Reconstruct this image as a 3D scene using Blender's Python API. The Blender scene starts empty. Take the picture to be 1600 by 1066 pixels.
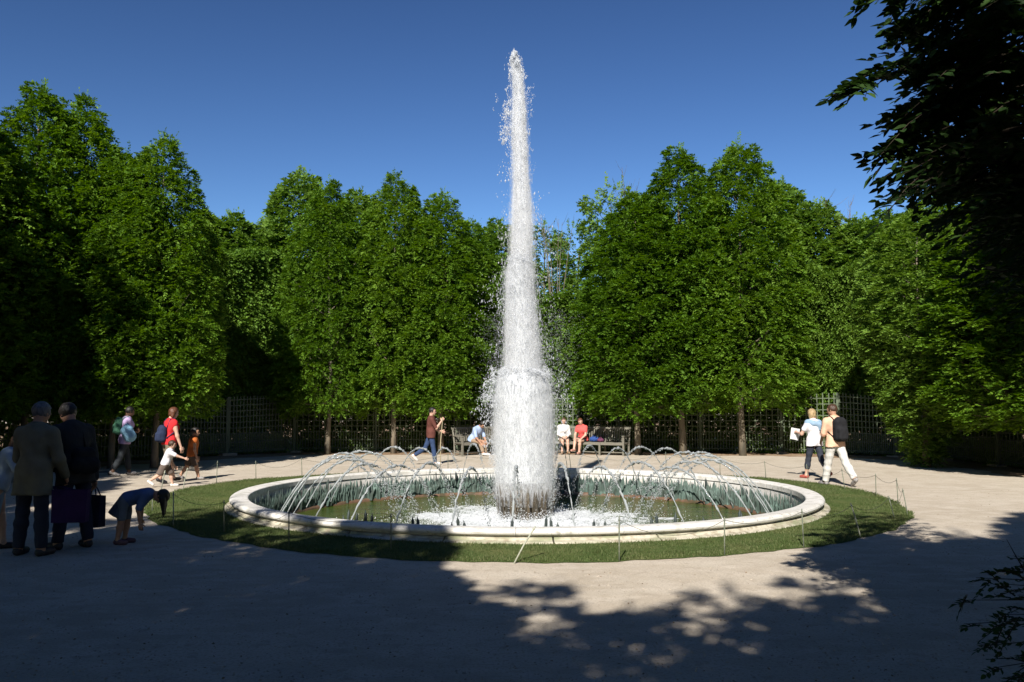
import bpy, math, random
import numpy as np
from mathutils import Vector, Matrix
R = math.radians
rng = np.random.default_rng(7)
random.seed(7)
sc = bpy.context.scene
COL = sc.collection

# ------------------------------------------------------------ camera, light, exposure
F_PX, CAM_H, HOR = 1297.0, 1.7, 635.0
PITCH = math.atan((HOR - 533) / F_PX)
cam_d = bpy.data.cameras.new('camera'); cam = bpy.data.objects.new('camera', cam_d); COL.objects.link(cam)
cam_d.sensor_width = 22.2; cam_d.lens = 22.2 * F_PX / 1600; cam_d.clip_start = 0.05; cam_d.clip_end = 1500
cam.location = (0, 0, CAM_H); cam.rotation_euler = (R(90) + PITCH, 0, 0)
sc.camera = cam

SUN_EL, SHADOW_AZ = R(37), R(14)          # shadows run away from the camera and 14 degrees to the right
world = bpy.data.worlds.new('World'); sc.world = world; world.use_nodes = True
wn = world.node_tree.nodes; wl = world.node_tree.links; wn.clear()
sky = wn.new('ShaderNodeTexSky'); sky.sky_type = 'NISHITA'; sky.sun_disc = False
sky.sun_elevation = SUN_EL; sky.sun_rotation = math.pi + SHADOW_AZ
sky.air_density = 1.0; sky.dust_density = 0.1; sky.ozone_density = 3.0; sky.altitude = 100
bg = wn.new('ShaderNodeBackground'); bg.inputs[1].default_value = 0.052
wo = wn.new('ShaderNodeOutputWorld'); tint = wn.new('ShaderNodeMix'); tint.data_type = 'RGBA'; tint.blend_type = 'MULTIPLY'; tint.inputs[0].default_value = 1
tint.inputs[7].default_value = (0.43, 0.415, 0.40, 1)
gam = wn.new('ShaderNodeGamma'); gam.inputs[1].default_value = 1.68
wl.new(sky.outputs[0], gam.inputs[0]); wl.new(gam.outputs[0], tint.inputs[6]); wl.new(tint.outputs[2], bg.inputs[0]); wl.new(bg.outputs[0], wo.inputs[0])
sun_d = bpy.data.lights.new('sun', 'SUN'); sun_d.energy = 5.0; sun_d.angle = R(0.53); sun_d.color = (1, 0.95, 0.87)
sun = bpy.data.objects.new('sun', sun_d); COL.objects.link(sun)
sdir = Vector((math.sin(SHADOW_AZ) * math.cos(SUN_EL), math.cos(SHADOW_AZ) * math.cos(SUN_EL), -math.sin(SUN_EL)))
sun.rotation_euler = sdir.to_track_quat('-Z', 'Y').to_euler(); sun.location = (-6, -20, 25)
sc.view_settings.view_transform = 'Standard'; sc.view_settings.look = 'None'
sc.view_settings.exposure = 0.72; sc.view_settings.gamma = 1; sc.view_settings.use_curve_mapping = False

sc.cycles.diffuse_bounces = 2; sc.cycles.max_bounces = 8; sc.cycles.volume_bounces = 5; sc.cycles.transparent_max_bounces = 48; sc.cycles.caustics_reflective = False; sc.cycles.caustics_refractive = False

# ------------------------------------------------------------ helpers
CP, SP = math.cos(PITCH), math.sin(PITCH)
def ray(px, py):
    u = (px - 800) / F_PX; v = (533 - py) / F_PX
    return np.array([u, CP - v * SP, SP + v * CP])
def G(px, py, z=0.0):                     # photo pixel -> point on the plane of height z
    d = ray(px, py); t = (z - CAM_H) / d[2]
    return np.array([d[0] * t, d[1] * t, z])
def GD(px, py, Y):                        # photo pixel -> point at forward distance Y
    d = ray(px, py); t = Y / d[1]
    return np.array([d[0] * t, Y, CAM_H + d[2] * t])

def mesh_of(name, V, F, smooth=False):
    V = np.asarray(V, dtype=np.float32).reshape(-1, 3)
    me = bpy.data.meshes.new(name)
    if isinstance(F, np.ndarray):
        n, k = F.shape; tot = np.full(n, k); flat = F.reshape(-1)
    else:
        tot = np.array([len(f) for f in F]); flat = np.fromiter((i for f in F for i in f), dtype=np.int32); n = len(F)
    me.vertices.add(len(V)); me.vertices.foreach_set('co', V.reshape(-1))
    me.loops.add(len(flat)); me.loops.foreach_set('vertex_index', flat.astype(np.int32))
    me.polygons.add(n)
    st = np.concatenate([[0], np.cumsum(tot)[:-1]]).astype(np.int32)
    me.polygons.foreach_set('loop_start', st)
    me.polygons.foreach_set('use_smooth', np.full(n, bool(smooth)))
    me.update(calc_edges=True)
    return me
def link(name, me, mat=None, parent=None, loc=(0, 0, 0), rot=(0, 0, 0), scale=(1, 1, 1)):
    if mat is not None and not me.materials: me.materials.append(mat)
    o = bpy.data.objects.new(name, me); COL.objects.link(o)
    o.location = loc; o.rotation_euler = rot; o.scale = scale
    if parent is not None: o.parent = parent
    return o
def empty(name, loc=(0, 0, 0), rz=0):
    o = bpy.data.objects.new(name, None); COL.objects.link(o); o.empty_display_size = 0.2
    o.location = loc; o.rotation_euler = (0, 0, rz); return o
def tag(o, label=None, cat=None, group=None, kind=None):
    if label: o['label'] = label
    if cat: o['category'] = cat
    if group: o['group'] = group
    if kind: o['kind'] = kind
    return o
def copy_tree(o, parent=None):
    c = o.copy(); COL.objects.link(c); c.parent = parent
    for ch in list(o.children): copy_tree(ch, c)
    return c

class MB:                                  # collects simple solids in one mesh
    def __init__(s): s.V = []; s.F = []; s.n = 0
    def add(s, V, F):
        V = np.asarray(V, float).reshape(-1, 3); s.V.append(V)
        s.F.extend([tuple(int(i) + s.n for i in f) for f in F]); s.n += len(V)
    def box(s, lo, hi, M=None):
        x0, y0, z0 = lo; x1, y1, z1 = hi
        V = np.array([(x0,y0,z0),(x1,y0,z0),(x1,y1,z0),(x0,y1,z0),(x0,y0,z1),(x1,y0,z1),(x1,y1,z1),(x0,y1,z1)], float)
        if M is not None: V = V @ np.array(M.to_3x3()).T + np.array(M.translation)
        s.add(V, [(0,3,2,1),(4,5,6,7),(0,1,5,4),(1,2,6,5),(2,3,7,6),(3,0,4,7)])
    def tube(s, pts, rad, seg=8, caps=True):
        pts = [np.asarray(p, float) for p in pts]
        if not hasattr(rad, '__len__'): rad = [rad] * len(pts)
        up = None; rings = []
        for i, p in enumerate(pts):
            t = pts[min(i + 1, len(pts) - 1)] - pts[max(i - 1, 0)]; t = t / (np.linalg.norm(t) + 1e-9)
            if up is None:
                a = np.array([0, 0, 1.0]) if abs(t[2]) < .9 else np.array([1.0, 0, 0])
                up = np.cross(t, a); up /= np.linalg.norm(up)
            up = up - t * up.dot(t); up /= (np.linalg.norm(up) + 1e-9); w = np.cross(t, up)
            an = np.arange(seg) * 2 * math.pi / seg
            rings.append(p + rad[i] * (np.cos(an)[:, None] * up + np.sin(an)[:, None] * w))
        F = []
        for i in range(len(pts) - 1):
            for k in range(seg):
                a, b = i * seg + k, i * seg + (k + 1) % seg
                F.append((a, b, b + seg, a + seg))
        if caps:
            F.append(tuple(range(seg))[::-1]); F.append(tuple(range((len(pts) - 1) * seg, len(pts) * seg)))
        s.add(np.concatenate(rings), F)
    def mesh(s, name, smooth=False): return mesh_of(name, np.concatenate(s.V), s.F, smooth)
    def build(s, name, mat, parent=None, smooth=False, **k): return link(name, s.mesh(name, smooth), mat, parent, **k)

# ------------------------------------------------------------ materials
def mat(name, col, rough=0.7, spec=0.3, noise=None, bump=None, metal=0.0, trans=0.0, coords='Object', **kw):
    """noise = (scale, colour2, contrast) ; bump = (scale, strength, distance)"""
    m = bpy.data.materials.new(name); m.use_nodes = True
    nt = m.node_tree; b = nt.nodes['Principled BSDF']
    b.inputs['Base Color'].default_value = (*col, 1); b.inputs['Roughness'].default_value = rough
    b.inputs['Specular IOR Level'].default_value = spec; b.inputs['Metallic'].default_value = metal
    b.inputs['Transmission Weight'].default_value = trans
    if coords == 'World':
        gmn = nt.nodes.new('ShaderNodeNewGeometry'); cs = gmn.outputs['Position']
    else:
        tc = nt.nodes.new('ShaderNodeTexCoord'); cs = tc.outputs[coords]
    if noise:
        layers = noise if isinstance(noise, list) else [noise]
        prev = None
        for (scl, c2, lo, hi) in layers:
            nz = nt.nodes.new('ShaderNodeTexNoise'); nz.inputs['Scale'].default_value = 1; nz.inputs['Detail'].default_value = 6
            mp = nt.nodes.new('ShaderNodeMapping'); mp.inputs['Scale'].default_value = scl if hasattr(scl, '__len__') else (scl,) * 3
            nt.links.new(cs, mp.inputs[0]); nt.links.new(mp.outputs[0], nz.inputs['Vector'])
            mr = nt.nodes.new('ShaderNodeMapRange'); mr.inputs[1].default_value = lo; mr.inputs[2].default_value = hi
            nt.links.new(nz.outputs[0], mr.inputs[0])
            mx = nt.nodes.new('ShaderNodeMix'); mx.data_type = 'RGBA'
            nt.links.new(mr.outputs[0], mx.inputs[0])
            if prev is None: mx.inputs[6].default_value = (*col, 1)
            else: nt.links.new(prev, mx.inputs[6])
            mx.inputs[7].default_value = (*c2, 1); prev = mx.outputs[2]
        nt.links.new(prev, b.inputs['Base Color'])
    if bump:
        prev = None
        for (scl, st, dist) in (bump if isinstance(bump, list) else [bump]):
            nz = nt.nodes.new('ShaderNodeTexNoise'); nz.inputs['Scale'].default_value = 1; nz.inputs['Detail'].default_value = 5
            mp = nt.nodes.new('ShaderNodeMapping'); mp.inputs['Scale'].default_value = scl if hasattr(scl, '__len__') else (scl,) * 3
            nt.links.new(cs, mp.inputs[0]); nt.links.new(mp.outputs[0], nz.inputs['Vector'])
            bp = nt.nodes.new('ShaderNodeBump'); bp.inputs['Strength'].default_value = st; bp.inputs['Distance'].default_value = dist
            nt.links.new(nz.outputs[0], bp.inputs['Height'])
            if prev: nt.links.new(prev, bp.inputs['Normal'])
            prev = bp.outputs[0]
        nt.links.new(prev, b.inputs['Normal'])
    return m

def leaf_mat(name, c1, c2, c3, trl=0.35):
    m = bpy.data.materials.new(name); m.use_nodes = True; nt = m.node_tree; nt.nodes.clear()
    out = nt.nodes.new('ShaderNodeOutputMaterial'); b = nt.nodes.new('ShaderNodeBsdfPrincipled')
    b.inputs['Roughness'].default_value = 0.6; b.inputs['Specular IOR Level'].default_value = 0.16
    tr = nt.nodes.new('ShaderNodeBsdfTranslucent'); mix = nt.nodes.new('ShaderNodeMixShader'); mix.inputs[0].default_value = trl
    tc = nt.nodes.new('ShaderNodeTexCoord'); nz = nt.nodes.new('ShaderNodeTexNoise'); nz.inputs['Scale'].default_value = 1.3; nz.inputs['Detail'].default_value = 4
    nz2 = nt.nodes.new('ShaderNodeTexWhiteNoise')
    gm = nt.nodes.new('ShaderNodeNewGeometry')
    nt.links.new(tc.outputs['Object'], nz.inputs['Vector'])
    nt.links.new(gm.outputs['Random Per Island'], nz2.inputs['Vector'])
    ad = nt.nodes.new('ShaderNodeMath'); ad.operation = 'ADD'
    m1 = nt.nodes.new('ShaderNodeMath'); m1.operation = 'MULTIPLY'; m1.inputs[1].default_value = 0.45
    nt.links.new(gm.outputs['Random Per Island'], m1.inputs[0])
    m2 = nt.nodes.new('ShaderNodeMath'); m2.operation = 'MULTIPLY'; m2.inputs[1].default_value = 0.75
    nt.links.new(nz.outputs[0], m2.inputs[0]); nt.links.new(m1.outputs[0], ad.inputs[0]); nt.links.new(m2.outputs[0], ad.inputs[1])
    oi = nt.nodes.new('ShaderNodeObjectInfo')
    m3 = nt.nodes.new('ShaderNodeMath'); m3.operation = 'MULTIPLY_ADD'; m3.inputs[1].default_value = 0.22; 
    nt.links.new(oi.outputs['Random'], m3.inputs[0]); nt.links.new(ad.outputs[0], m3.inputs[2])
    cr = nt.nodes.new('ShaderNodeValToRGB'); e = cr.color_ramp.elements
    e[0].position = 0.28; e[0].color = (*c1, 1); e[1].position = 0.95; e[1].color = (*c3, 1)
    k = e.new(0.62); k.color = (*c2, 1)
    nt.links.new(m3.outputs[0], cr.inputs[0]); nt.links.new(cr.outputs[0], b.inputs['Base Color'])
    hs = nt.nodes.new('ShaderNodeHueSaturation'); hs.inputs['Hue'].default_value = 0.49; hs.inputs['Saturation'].default_value = 1.1; hs.inputs['Value'].default_value = 1.3
    nt.links.new(cr.outputs[0], hs.inputs['Color']); nt.links.new(hs.outputs[0], tr.inputs[0])
    nt.links.new(b.outputs[0], mix.inputs[1]); nt.links.new(tr.outputs[0], mix.inputs[2]); nt.links.new(mix.outputs[0], out.inputs[0])
    return m

M_LEAF = leaf_mat('hornbeam_leaf', (.046, .104, .008), (.086, .178, .014), (.15, .25, .026))
M_LEAF_L = leaf_mat('maple_leaf', (.066, .135, .018), (.112, .21, .028), (.175, .28, .045))
M_LEAF_SHADED = leaf_mat('shaded_near_leaf', (.014, .034, .008), (.024, .055, .011), (.04, .08, .016), 0.18)  # hornbeam green darkened; shade on near boughs and shoots is in the colour
M_BARK = mat('bark', (.20, .165, .12), .9, .1, noise=[((6, 6, 1.5), (.10, .09, .07), .4, .65), (3, (.14, .15, .09), .55, .75)], bump=((25, 25, 6), .6, .01))
M_GRAVEL = mat('gravel', (.47, .405, .325), .95, .1,
               noise=[(.35, (.41, .35, .275), .4, .62), (1.1, (.50, .44, .36), .5, .62), ((2.5, 4.5, 2.5), (.53, .465, .385), .45, .7), (7, (.40, .34, .27), .56, .68), (45, (.33, .28, .22), .5, .72), (160, (.58, .53, .45), .55, .75)],
               bump=[(60, .5, .012), (220, .5, .006), (1.2, .3, .03), ((7, 5, 6), .45, .02)])
M_SOIL = mat('soil', (.26, .17, .105), .95, .1, noise=[(1.4, (.34, .25, .17), .42, .62), (28, (.13, .08, .05), .5, .7)], bump=(50, .6, .02))
M_TURF = mat('turf', (.07, .10, .030), .95, .1, noise=[(1.6, (.13, .135, .05), .45, .7), (30, (.05, .075, .02), .45, .65)], bump=(80, .5, .02))
M_GRASS = leaf_mat('grass_blade', (.05, .082, .022), (.078, .118, .032), (.15, .16, .07), .3)
M_LIME = mat('limestone', (.66, .635, .60), .75, .25, noise=[(1.2, (.56, .54, .50), .45, .7), (5, (.50, .48, .43), .5, .66), (13, (.38, .365, .32), .58, .7), (40, (.22, .21, .18), .64, .72)], bump=[(14, .25, .01), (90, .2, .003)], coords='World')
M_PLINTH = mat('plinth_stone', (.50, .46, .37), .85, .2, noise=[((2, 2, 9), (.26, .27, .17), .44, .6), (12, (.30, .26, .19), .48, .66), (50, (.18, .17, .13), .62, .74)], bump=[(18, .4, .012)], coords='World')
M_BRONZE = mat('verdigris_bronze', (.095, .14, .12), .65, .3, noise=[((9, 9, 2), (.05, .065, .055), .4, .62), (5, (.17, .25, .215), .55, .75)], bump=((40, 40, 6), .4, .006), coords='World')
M_BRONZE_D = mat('dark_bronze', (.045, .06, .055), .55, .4, noise=((10, 10, 3), (.02, .03, .03), .4, .6), coords='World')
M_BRONZE_B = mat('wet_brown_bronze', (.11, .085, .055), .3, .5, noise=[((16, 16, 2.5), (.05, .045, .035), .4, .6), (4, (.16, .14, .10), .5, .7)], bump=((30, 30, 4), .5, .01))
M_LEDGE = mat('wet_ledge', (.15, .085, .055), .5, .4, noise=(6, (.07, .055, .03), .4, .65), coords='World')
M_LATH = mat('weathered_lath', (.115, .145, .09), .85, .15, noise=[((5, 5, 1), (.09, .11, .075), .4, .65), (30, (.21, .23, .16), .55, .7)], coords='World')
M_POSTW = mat('green_post', (.13, .16, .105), .85, .15, noise=((6, 6, 1), (.08, .10, .07), .4, .65), coords='World')
M_BLOCK = mat('footing', (.42, .36, .28), .9, .1, noise=(7, (.28, .23, .17), .4, .65), bump=(20, .4, .02), coords='World')
M_BENCH = mat('bench_wood', (.18, .17, .14), .8, .2, noise=((30, 2, 30), (.14, .13, .10), .4, .65))
M_ROD = mat('rod_metal', (.13, .15, .11), .6, .4, noise=(20, (.24, .24, .18), .5, .7))
M_ROD_L = mat('pale_rod', (.33, .34, .27), .6, .3, noise=(20, (.22, .22, .17), .5, .7))
M_CORD = mat('cord', (.10, .10, .08), .8, .1)

def water_mat():
    m = mat('pool_water', (.040, .070, .008), .06, .5, noise=(1.1, (.06, .09, .014), .4, .65),
            bump=[((3.2, 7, 3), .55, .05), ((11, 20, 9), .35, .02)])
    m.node_tree.nodes['Principled BSDF'].inputs['IOR'].default_value = 1.33
    return m
M_WATER = water_mat()
def white_water(name, col, trl):
    m = bpy.data.materials.new(name); m.use_nodes = True; nt = m.node_tree; nt.nodes.clear()
    out = nt.nodes.new('ShaderNodeOutputMaterial'); b = nt.nodes.new('ShaderNodeBsdfDiffuse'); b.inputs[0].default_value = (*col, 1)
    t = nt.nodes.new('ShaderNodeBsdfTranslucent'); t.inputs[0].default_value = (*col, 1)
    mx = nt.nodes.new('ShaderNodeMixShader'); mx.inputs[0].default_value = trl
    g = nt.nodes.new('ShaderNodeBsdfGlossy'); g.inputs['Roughness'].default_value = .2; m2 = nt.nodes.new('ShaderNodeMixShader'); m2.inputs[0].default_value = .04
    nt.links.new(b.outputs[0], mx.inputs[1]); nt.links.new(t.outputs[0], mx.inputs[2]); nt.links.new(mx.outputs[0], m2.inputs[1]); nt.links.new(g.outputs[0], m2.inputs[2]); nt.links.new(m2.outputs[0], out.inputs[0])
    return m
M_FOAM = white_water('white_water', (.86, .885, .91), .42)
def drop_mat():
    m = white_water('water_drops', (.90, .92, .945), .5); nt = m.node_tree; out = nt.nodes['Material Output']; src = out.inputs[0].links[0].from_socket
    tr = nt.nodes.new('ShaderNodeBsdfTransparent'); mx = nt.nodes.new('ShaderNodeMixShader'); mx.inputs[0].default_value = .50
    nt.links.new(src, mx.inputs[1]); nt.links.new(tr.outputs[0], mx.inputs[2]); nt.links.new(mx.outputs[0], out.inputs[0]); return m
M_DROP = drop_mat()
def jet_mat():
    m = bpy.data.materials.new('clear_jet'); m.use_nodes = True; nt = m.node_tree; nt.nodes.clear()
    out = nt.nodes.new('ShaderNodeOutputMaterial'); g = nt.nodes.new('ShaderNodeBsdfPrincipled')
    g.inputs['Base Color'].default_value = (.93, .96, .97, 1); g.inputs['Roughness'].default_value = .06
    g.inputs['IOR'].default_value = 1.33; g.inputs['Transmission Weight'].default_value = 1
    d = nt.nodes.new('ShaderNodeBsdfTranslucent'); d.inputs[0].default_value = (.78, .82, .84, 1)
    d2 = nt.nodes.new('ShaderNodeBsdfDiffuse'); d2.inputs[0].default_value = (.78, .82, .84, 1)
    m1 = nt.nodes.new('ShaderNodeMixShader'); m1.inputs[0].default_value = .5
    nt.links.new(d.outputs[0], m1.inputs[1]); nt.links.new(d2.outputs[0], m1.inputs[2])
    m2 = nt.nodes.new('ShaderNodeMixShader'); m2.inputs[0].default_value = .58
    nt.links.new(g.outputs[0], m2.inputs[1]); nt.links.new(m1.outputs[0], m2.inputs[2]); nt.links.new(m2.outputs[0], out.inputs[0])
    return m
M_JET = jet_mat()

# ------------------------------------------------------------ layout
CX, CY = 0.25, 15.66
C0 = np.array([CX, CY])
def ringpt(r, a, z=0): return np.array([CX + r * math.sin(a), CY - r * math.cos(a), z])   # a = 0 faces the camera, + to the right

# ---- ground
def ring_sheet(name, radii, zs, seg, mt, kind='structure', wob=None, smooth=True):
    V = []; F = []
    for i, (r, z) in enumerate(zip(radii, zs)):
        for k in range(seg):
            a = 2 * math.pi * k / seg
            rr = r if wob is None or wob[i] is None else wob[i](a)
            V.append(ringpt(rr, a, z))
    for i in range(len(radii) - 1):
        for k in range(seg):
            a, b = i * seg + k, i * seg + (k + 1) % seg
            F.append((a, b, b + seg, a + seg))
    o = link(name, mesh_of(name, V, F, smooth), mt); o['kind'] = kind; return o
ring_sheet('ground', [5.1, 6.5, 8, 12, 18, 30, 80, 600], [0] * 8, 128, M_GRAVEL)

GR = [(226,799),(266,825),(331,842),(419,856),(528,869),(681,877),(795,880),(970,878),(1131,868),(1256,857),(1347,842),(1397,827),
      (1425,807),(1405,789),(1377,775),(1349,768),(1301,758),(1236,751),(223,793),(245,778),(287,764),(351,754),(399,749)]
ga = []
for p in GR:
    g = G(*p); ga.append((math.atan2(g[0] - CX, -(g[1] - CY)) % (2 * math.pi), math.hypot(g[0] - CX, g[1] - CY)))
ga += [(math.pi * .93, 6.7), (math.pi, 6.6), (math.pi * 1.07, 6.7)]
ga.sort(); gA = np.array([a for a, _ in ga]); gR = np.array([r for _, r in ga])
def grass_r(a):
    a = a % (2 * math.pi)
    return float(np.interp(a, np.concatenate([[gA[-1] - 2 * math.pi], gA, [gA[0] + 2 * math.pi]]), np.concatenate([[gR[-1]], gR, [gR[0]]])))
def grass_edge(a): return grass_r(a) + .025 * math.sin(23 * a) + .02 * math.sin(57 * a + 1) + .015 * math.sin(101 * a)
turf = ring_sheet('turf', [5.2, 5.7, 6.1, 6.4], [.012, .02, .02, .005], 360, M_TURF,
                  wob=[None, lambda a: 5.2 + .35 * (grass_r(a) - 5.2), lambda a: 5.2 + .75 * (grass_r(a) - 5.2), grass_edge])
def blades():
    n = 150000
    a = rng.uniform(0, 2 * math.pi, n)
    gr = np.interp(a, np.concatenate([[gA[-1] - 2 * math.pi], gA, [gA[0] + 2 * math.pi]]), np.concatenate([[gR[-1]], gR, [gR[0]]]))
    gr = gr + .025 * np.sin(23 * a) + .02 * np.sin(57 * a + 1) + rng.normal(0, .02, n)
    r = np.sqrt(rng.uniform(5.3 ** 2, gr ** 2))
    # bare worn patches beside the basin on both sides
    def patch(a0, r0, sa, sr): return np.exp(-((((a - a0 + math.pi) % (2 * math.pi)) - math.pi) / sa) ** 2 - ((r - r0) / sr) ** 2)
    p = patch(1.42, 5.65, .09, .22) + patch(4.75, 5.5, .07, .2) + .5 * patch(.9, 5.4, .5, .1)
    lump = .5 + .5 * np.sin(r * 7 + a * 31) * np.sin(a * 47 + 2)
    keep = (rng.uniform(0, 1, n) > p * 1.2) & (rng.uniform(0, 1, n) < .7 + .3 * lump)
    a, r, lump = a[keep], r[keep], lump[keep]; n = len(a)
    P = np.stack([CX + r * np.sin(a), CY - r * np.cos(a), np.full(n, .012)], 1)
    h = rng.uniform(.014, .036, n) * (.7 + .6 * lump); az = rng.uniform(0, 2 * math.pi, n); w = .0045
    s = np.stack([np.cos(az), np.sin(az), np.zeros(n)], 1) * w
    ln = np.stack([-np.sin(az), np.cos(az), np.zeros(n)], 1) * (h * rng.uniform(.1, .9, n))[:, None]
    T = P + ln; T[:, 2] += h
    V = np.stack([P - s, P + s, T], 1).reshape(-1, 3)
    return mesh_of('grass', V, np.arange(3 * n).reshape(-1, 3))
tag(link('grass', blades(), M_GRASS), 'short mown grass ringing the white stone basin', 'grass', kind='stuff')

# ---- trellis line (bottom edge, photo pixels) and the soil verge in front of it
TL = [(-760, 850), (-330, 775), (-110, 748), (20, 731), (135, 725), (250, 719), (355, 713), (460, 708), (587, 707.5), (714, 707), (841, 707), (968, 707.5), (1095, 708.5), (1222, 709.5),
      (1311, 712), (1400, 715), (1480, 720), (1560, 730), (1660, 744), (1800, 765), (2160, 815)]
TP = [G(x, y) for x, y in TL]
# soil sheet: from 1.4 m inside the trellis outwards
def soil():
    V = []; F = []; n = len(TP); sub = 8
    P = []
    for i in range(n - 1):
        for k in range(sub): P.append(TP[i] * (1 - k / sub) + TP[i + 1] * k / sub)
    P.append(TP[-1])
    for i, p in enumerate(P):
        d = np.array([CX, CY, 0]) - p; d /= np.linalg.norm(d)
        w = 1.35 + .12 * math.sin(i * .9) + .1 * math.sin(i * 2.3)
        V += [p + d * w + [0, 0, .004], p + d * (w - .25) + [0, 0, .02], p - d * 60 + [0, 0, .02]]
    for i in range(len(P) - 1):
        for k in range(2):
            a = i * 3 + k; F.append((a, a + 3, a + 4, a + 1))
    o = link('soil_verge', mesh_of('soil_verge', V, F), M_SOIL); o['kind'] = 'structure'
soil()

# ------------------------------------------------------------ trellis panels with hedge blocks behind
LATH_V = MB(); LATH_V.box((-.017, -.006, 0), (.017, .006, 1)); LATH_V = LATH_V.mesh('lath'); LATH_V.materials.append(M_LATH)
LATH_H = MB(); LATH_H.box((0, -.006, -.015), (1, .006, .015)); LATH_H = LATH_H.mesh('lath'); LATH_H.materials.append(M_LATH)
POST_ME = MB(); POST_ME.box((-.045, -.045, 0), (.045, .045, 1)); POST_ME = POST_ME.mesh('post'); POST_ME.materials.append(M_POSTW)
def block_mesh():
    b = MB(); b.box((-.22, -.14, -.05), (.22, .14, .09)); m = b.mesh('footing_stone')
    m.materials.append(M_BLOCK); return m
BLOCK_ME = block_mesh()
PANEL_LABEL = ['trellis panel beyond the left edge of the photo', 'dark trellis panel at the far left behind the standing group', 'dark trellis panel behind the man in the grey jacket',
  'dark trellis panel behind the woman with the green backpack', 'dark trellis panel behind the woman in red', 'dark close set trellis panel at the left bend of the fence',
  'dark close set trellis panel left of the tall corner post', 'shaded trellis panel behind the slanting trunk left of the fountain', 'shaded trellis panel behind the walker in the brown top',
  'shaded trellis panel behind the bench half hidden by spray', 'trellis panel directly behind the white water column', 'sunlit trellis panel behind the two seated women',
  'shaded trellis panel behind the middle trunk right of the fountain', 'shaded trellis panel behind the rightmost thick trunk', 'sunlit close set trellis panel behind the walking couple',
  'sunlit close set trellis panel with a falling top behind the man with the backpack', 'trellis panel half hidden by the branches that reach the ground', 'dark trellis panel just right of the low branches', 'dark trellis panel at the right edge of the photo',
  'dark trellis panel beyond the right edge', 'trellis panel farthest beyond the right edge of the photo']
TOPZ = [2.3, 2.3, 2.3, 2.25, 2.15, 2.0, 1.9, 2.1, 2.1, 2.1, 2.1, 2.1, 2.1, 2.1, 2.1, 1.75, 1.9, 2.2, 2.3, 2.3, 2.3]
for i in range(len(TP) - 1):
    a, b = TP[i], TP[i + 1]; L = float(np.linalg.norm(b - a)); ang = math.atan2(b[1] - a[1], b[0] - a[0])
    t = tag(empty('trellis_panel', tuple(a), ang), PANEL_LABEL[i], 'trellis', 'lattice panels round the clearing')
    dense = i in (5, 6, 14, 15)
    za, zb = TOPZ[i], TOPZ[i + 1]
    if i == 6: za, zb = 1.95, 2.1
    if i == 14: za, zb = 2.1, 1.95
    step = .125 if dense else .2
    n = max(2, round(L / step)); st = L / n
    for k in range(n):
        x = (k + .5) * st; zt = za + (zb - za) * x / L
        link('lath', LATH_V, None, t, (x, -.008, .10), (random.uniform(-.004, .004), random.uniform(-.006, .006), 0), (1, 1, zt - .04 + random.uniform(-.02, .02)))
    for k in range(n - 1):
        x = (k + 1) * st
        link('lath', LATH_V, None, t, (x, -.008, .10), (0, random.uniform(-.01, .01), 0), (.85, 1, .68))
    zz = .18
    while zz < max(za, zb) - .05:
        top = za + (zb - za) * .5
        z0 = zz; k = zz / top
        link('lath', LATH_H, None, t, (0, .008, za * k), (0, -math.atan2((zb - za) * k, L), 0), (L, 1, 1))
        zz += .2 if zz > .75 else .3
    link('post', POST_ME, None, t, (0, .03, -.05), (0, 0, 0), (1, 1, za + .12))
    link('footing_stone', BLOCK_ME, None, t, (0, -.05, 0), (0, 0, random.uniform(-.1, .1)), (random.uniform(.8, 1.3), 1, random.uniform(.7, 1.2)))

# ------------------------------------------------------------ foliage
def nrm(v): return v / (np.linalg.norm(v, axis=-1, keepdims=True) + 1e-9)
def leaves(P, D, L, m, ll, droop=.25, rg=rng, ratio=.58, roll=.35, upmix=None):
    """sprays of m leaves each: P start, D direction, L length -> vertex array (n,4,3)"""
    N = len(P); D = nrm(D)
    up = np.zeros((N, 3)); up[:, 2] = 1; up += rg.normal(0, roll, (N, 3))
    Nn = nrm(up - D * np.sum(up * D, 1, keepdims=True)); S = np.cross(Nn, D)
    t = np.tile((np.arange(m) + .6) / m, (N, 1)) + rg.normal(0, .03, (N, m)); L = np.asarray(L).reshape(-1, 1) * np.ones((N, 1))
    pos = P[:, None] + D[:, None] * (L * t)[..., None]; pos[..., 2] -= droop * L * t ** 2
    sg = np.where(np.arange(m) % 2 == 0, 1., -1.)[None, :] * np.ones((N, 1)); an = rg.normal(.9, .2, (N, m)); an[:, -1] = rg.normal(0, .15, N)
    ld = D[:, None] * np.cos(an)[..., None] + S[:, None] * (sg * np.sin(an))[..., None]
    ld = ld + rg.normal(0, .18, ld.shape); ld[..., 2] -= droop * .8 * t; ld = nrm(ld)
    nn = nrm(Nn[:, None] + rg.normal(0, .3, ld.shape)); W = nrm(np.cross(nn, ld))
    l = (ll * rg.uniform(.65, 1.15, (N, m)))[..., None]; w = l * ratio * .5
    b = pos; mid = b + ld * l * .45
    q = np.stack([b, mid + W * w, b + ld * l, mid - W * w], 2)
    return q.reshape(-1, 4, 3)
def quads_mesh(name, Q, mt):
    me = mesh_of(name, Q.reshape(-1, 3), np.arange(len(Q) * 4).reshape(-1, 4)); me.materials.append(mt); return me

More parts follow.
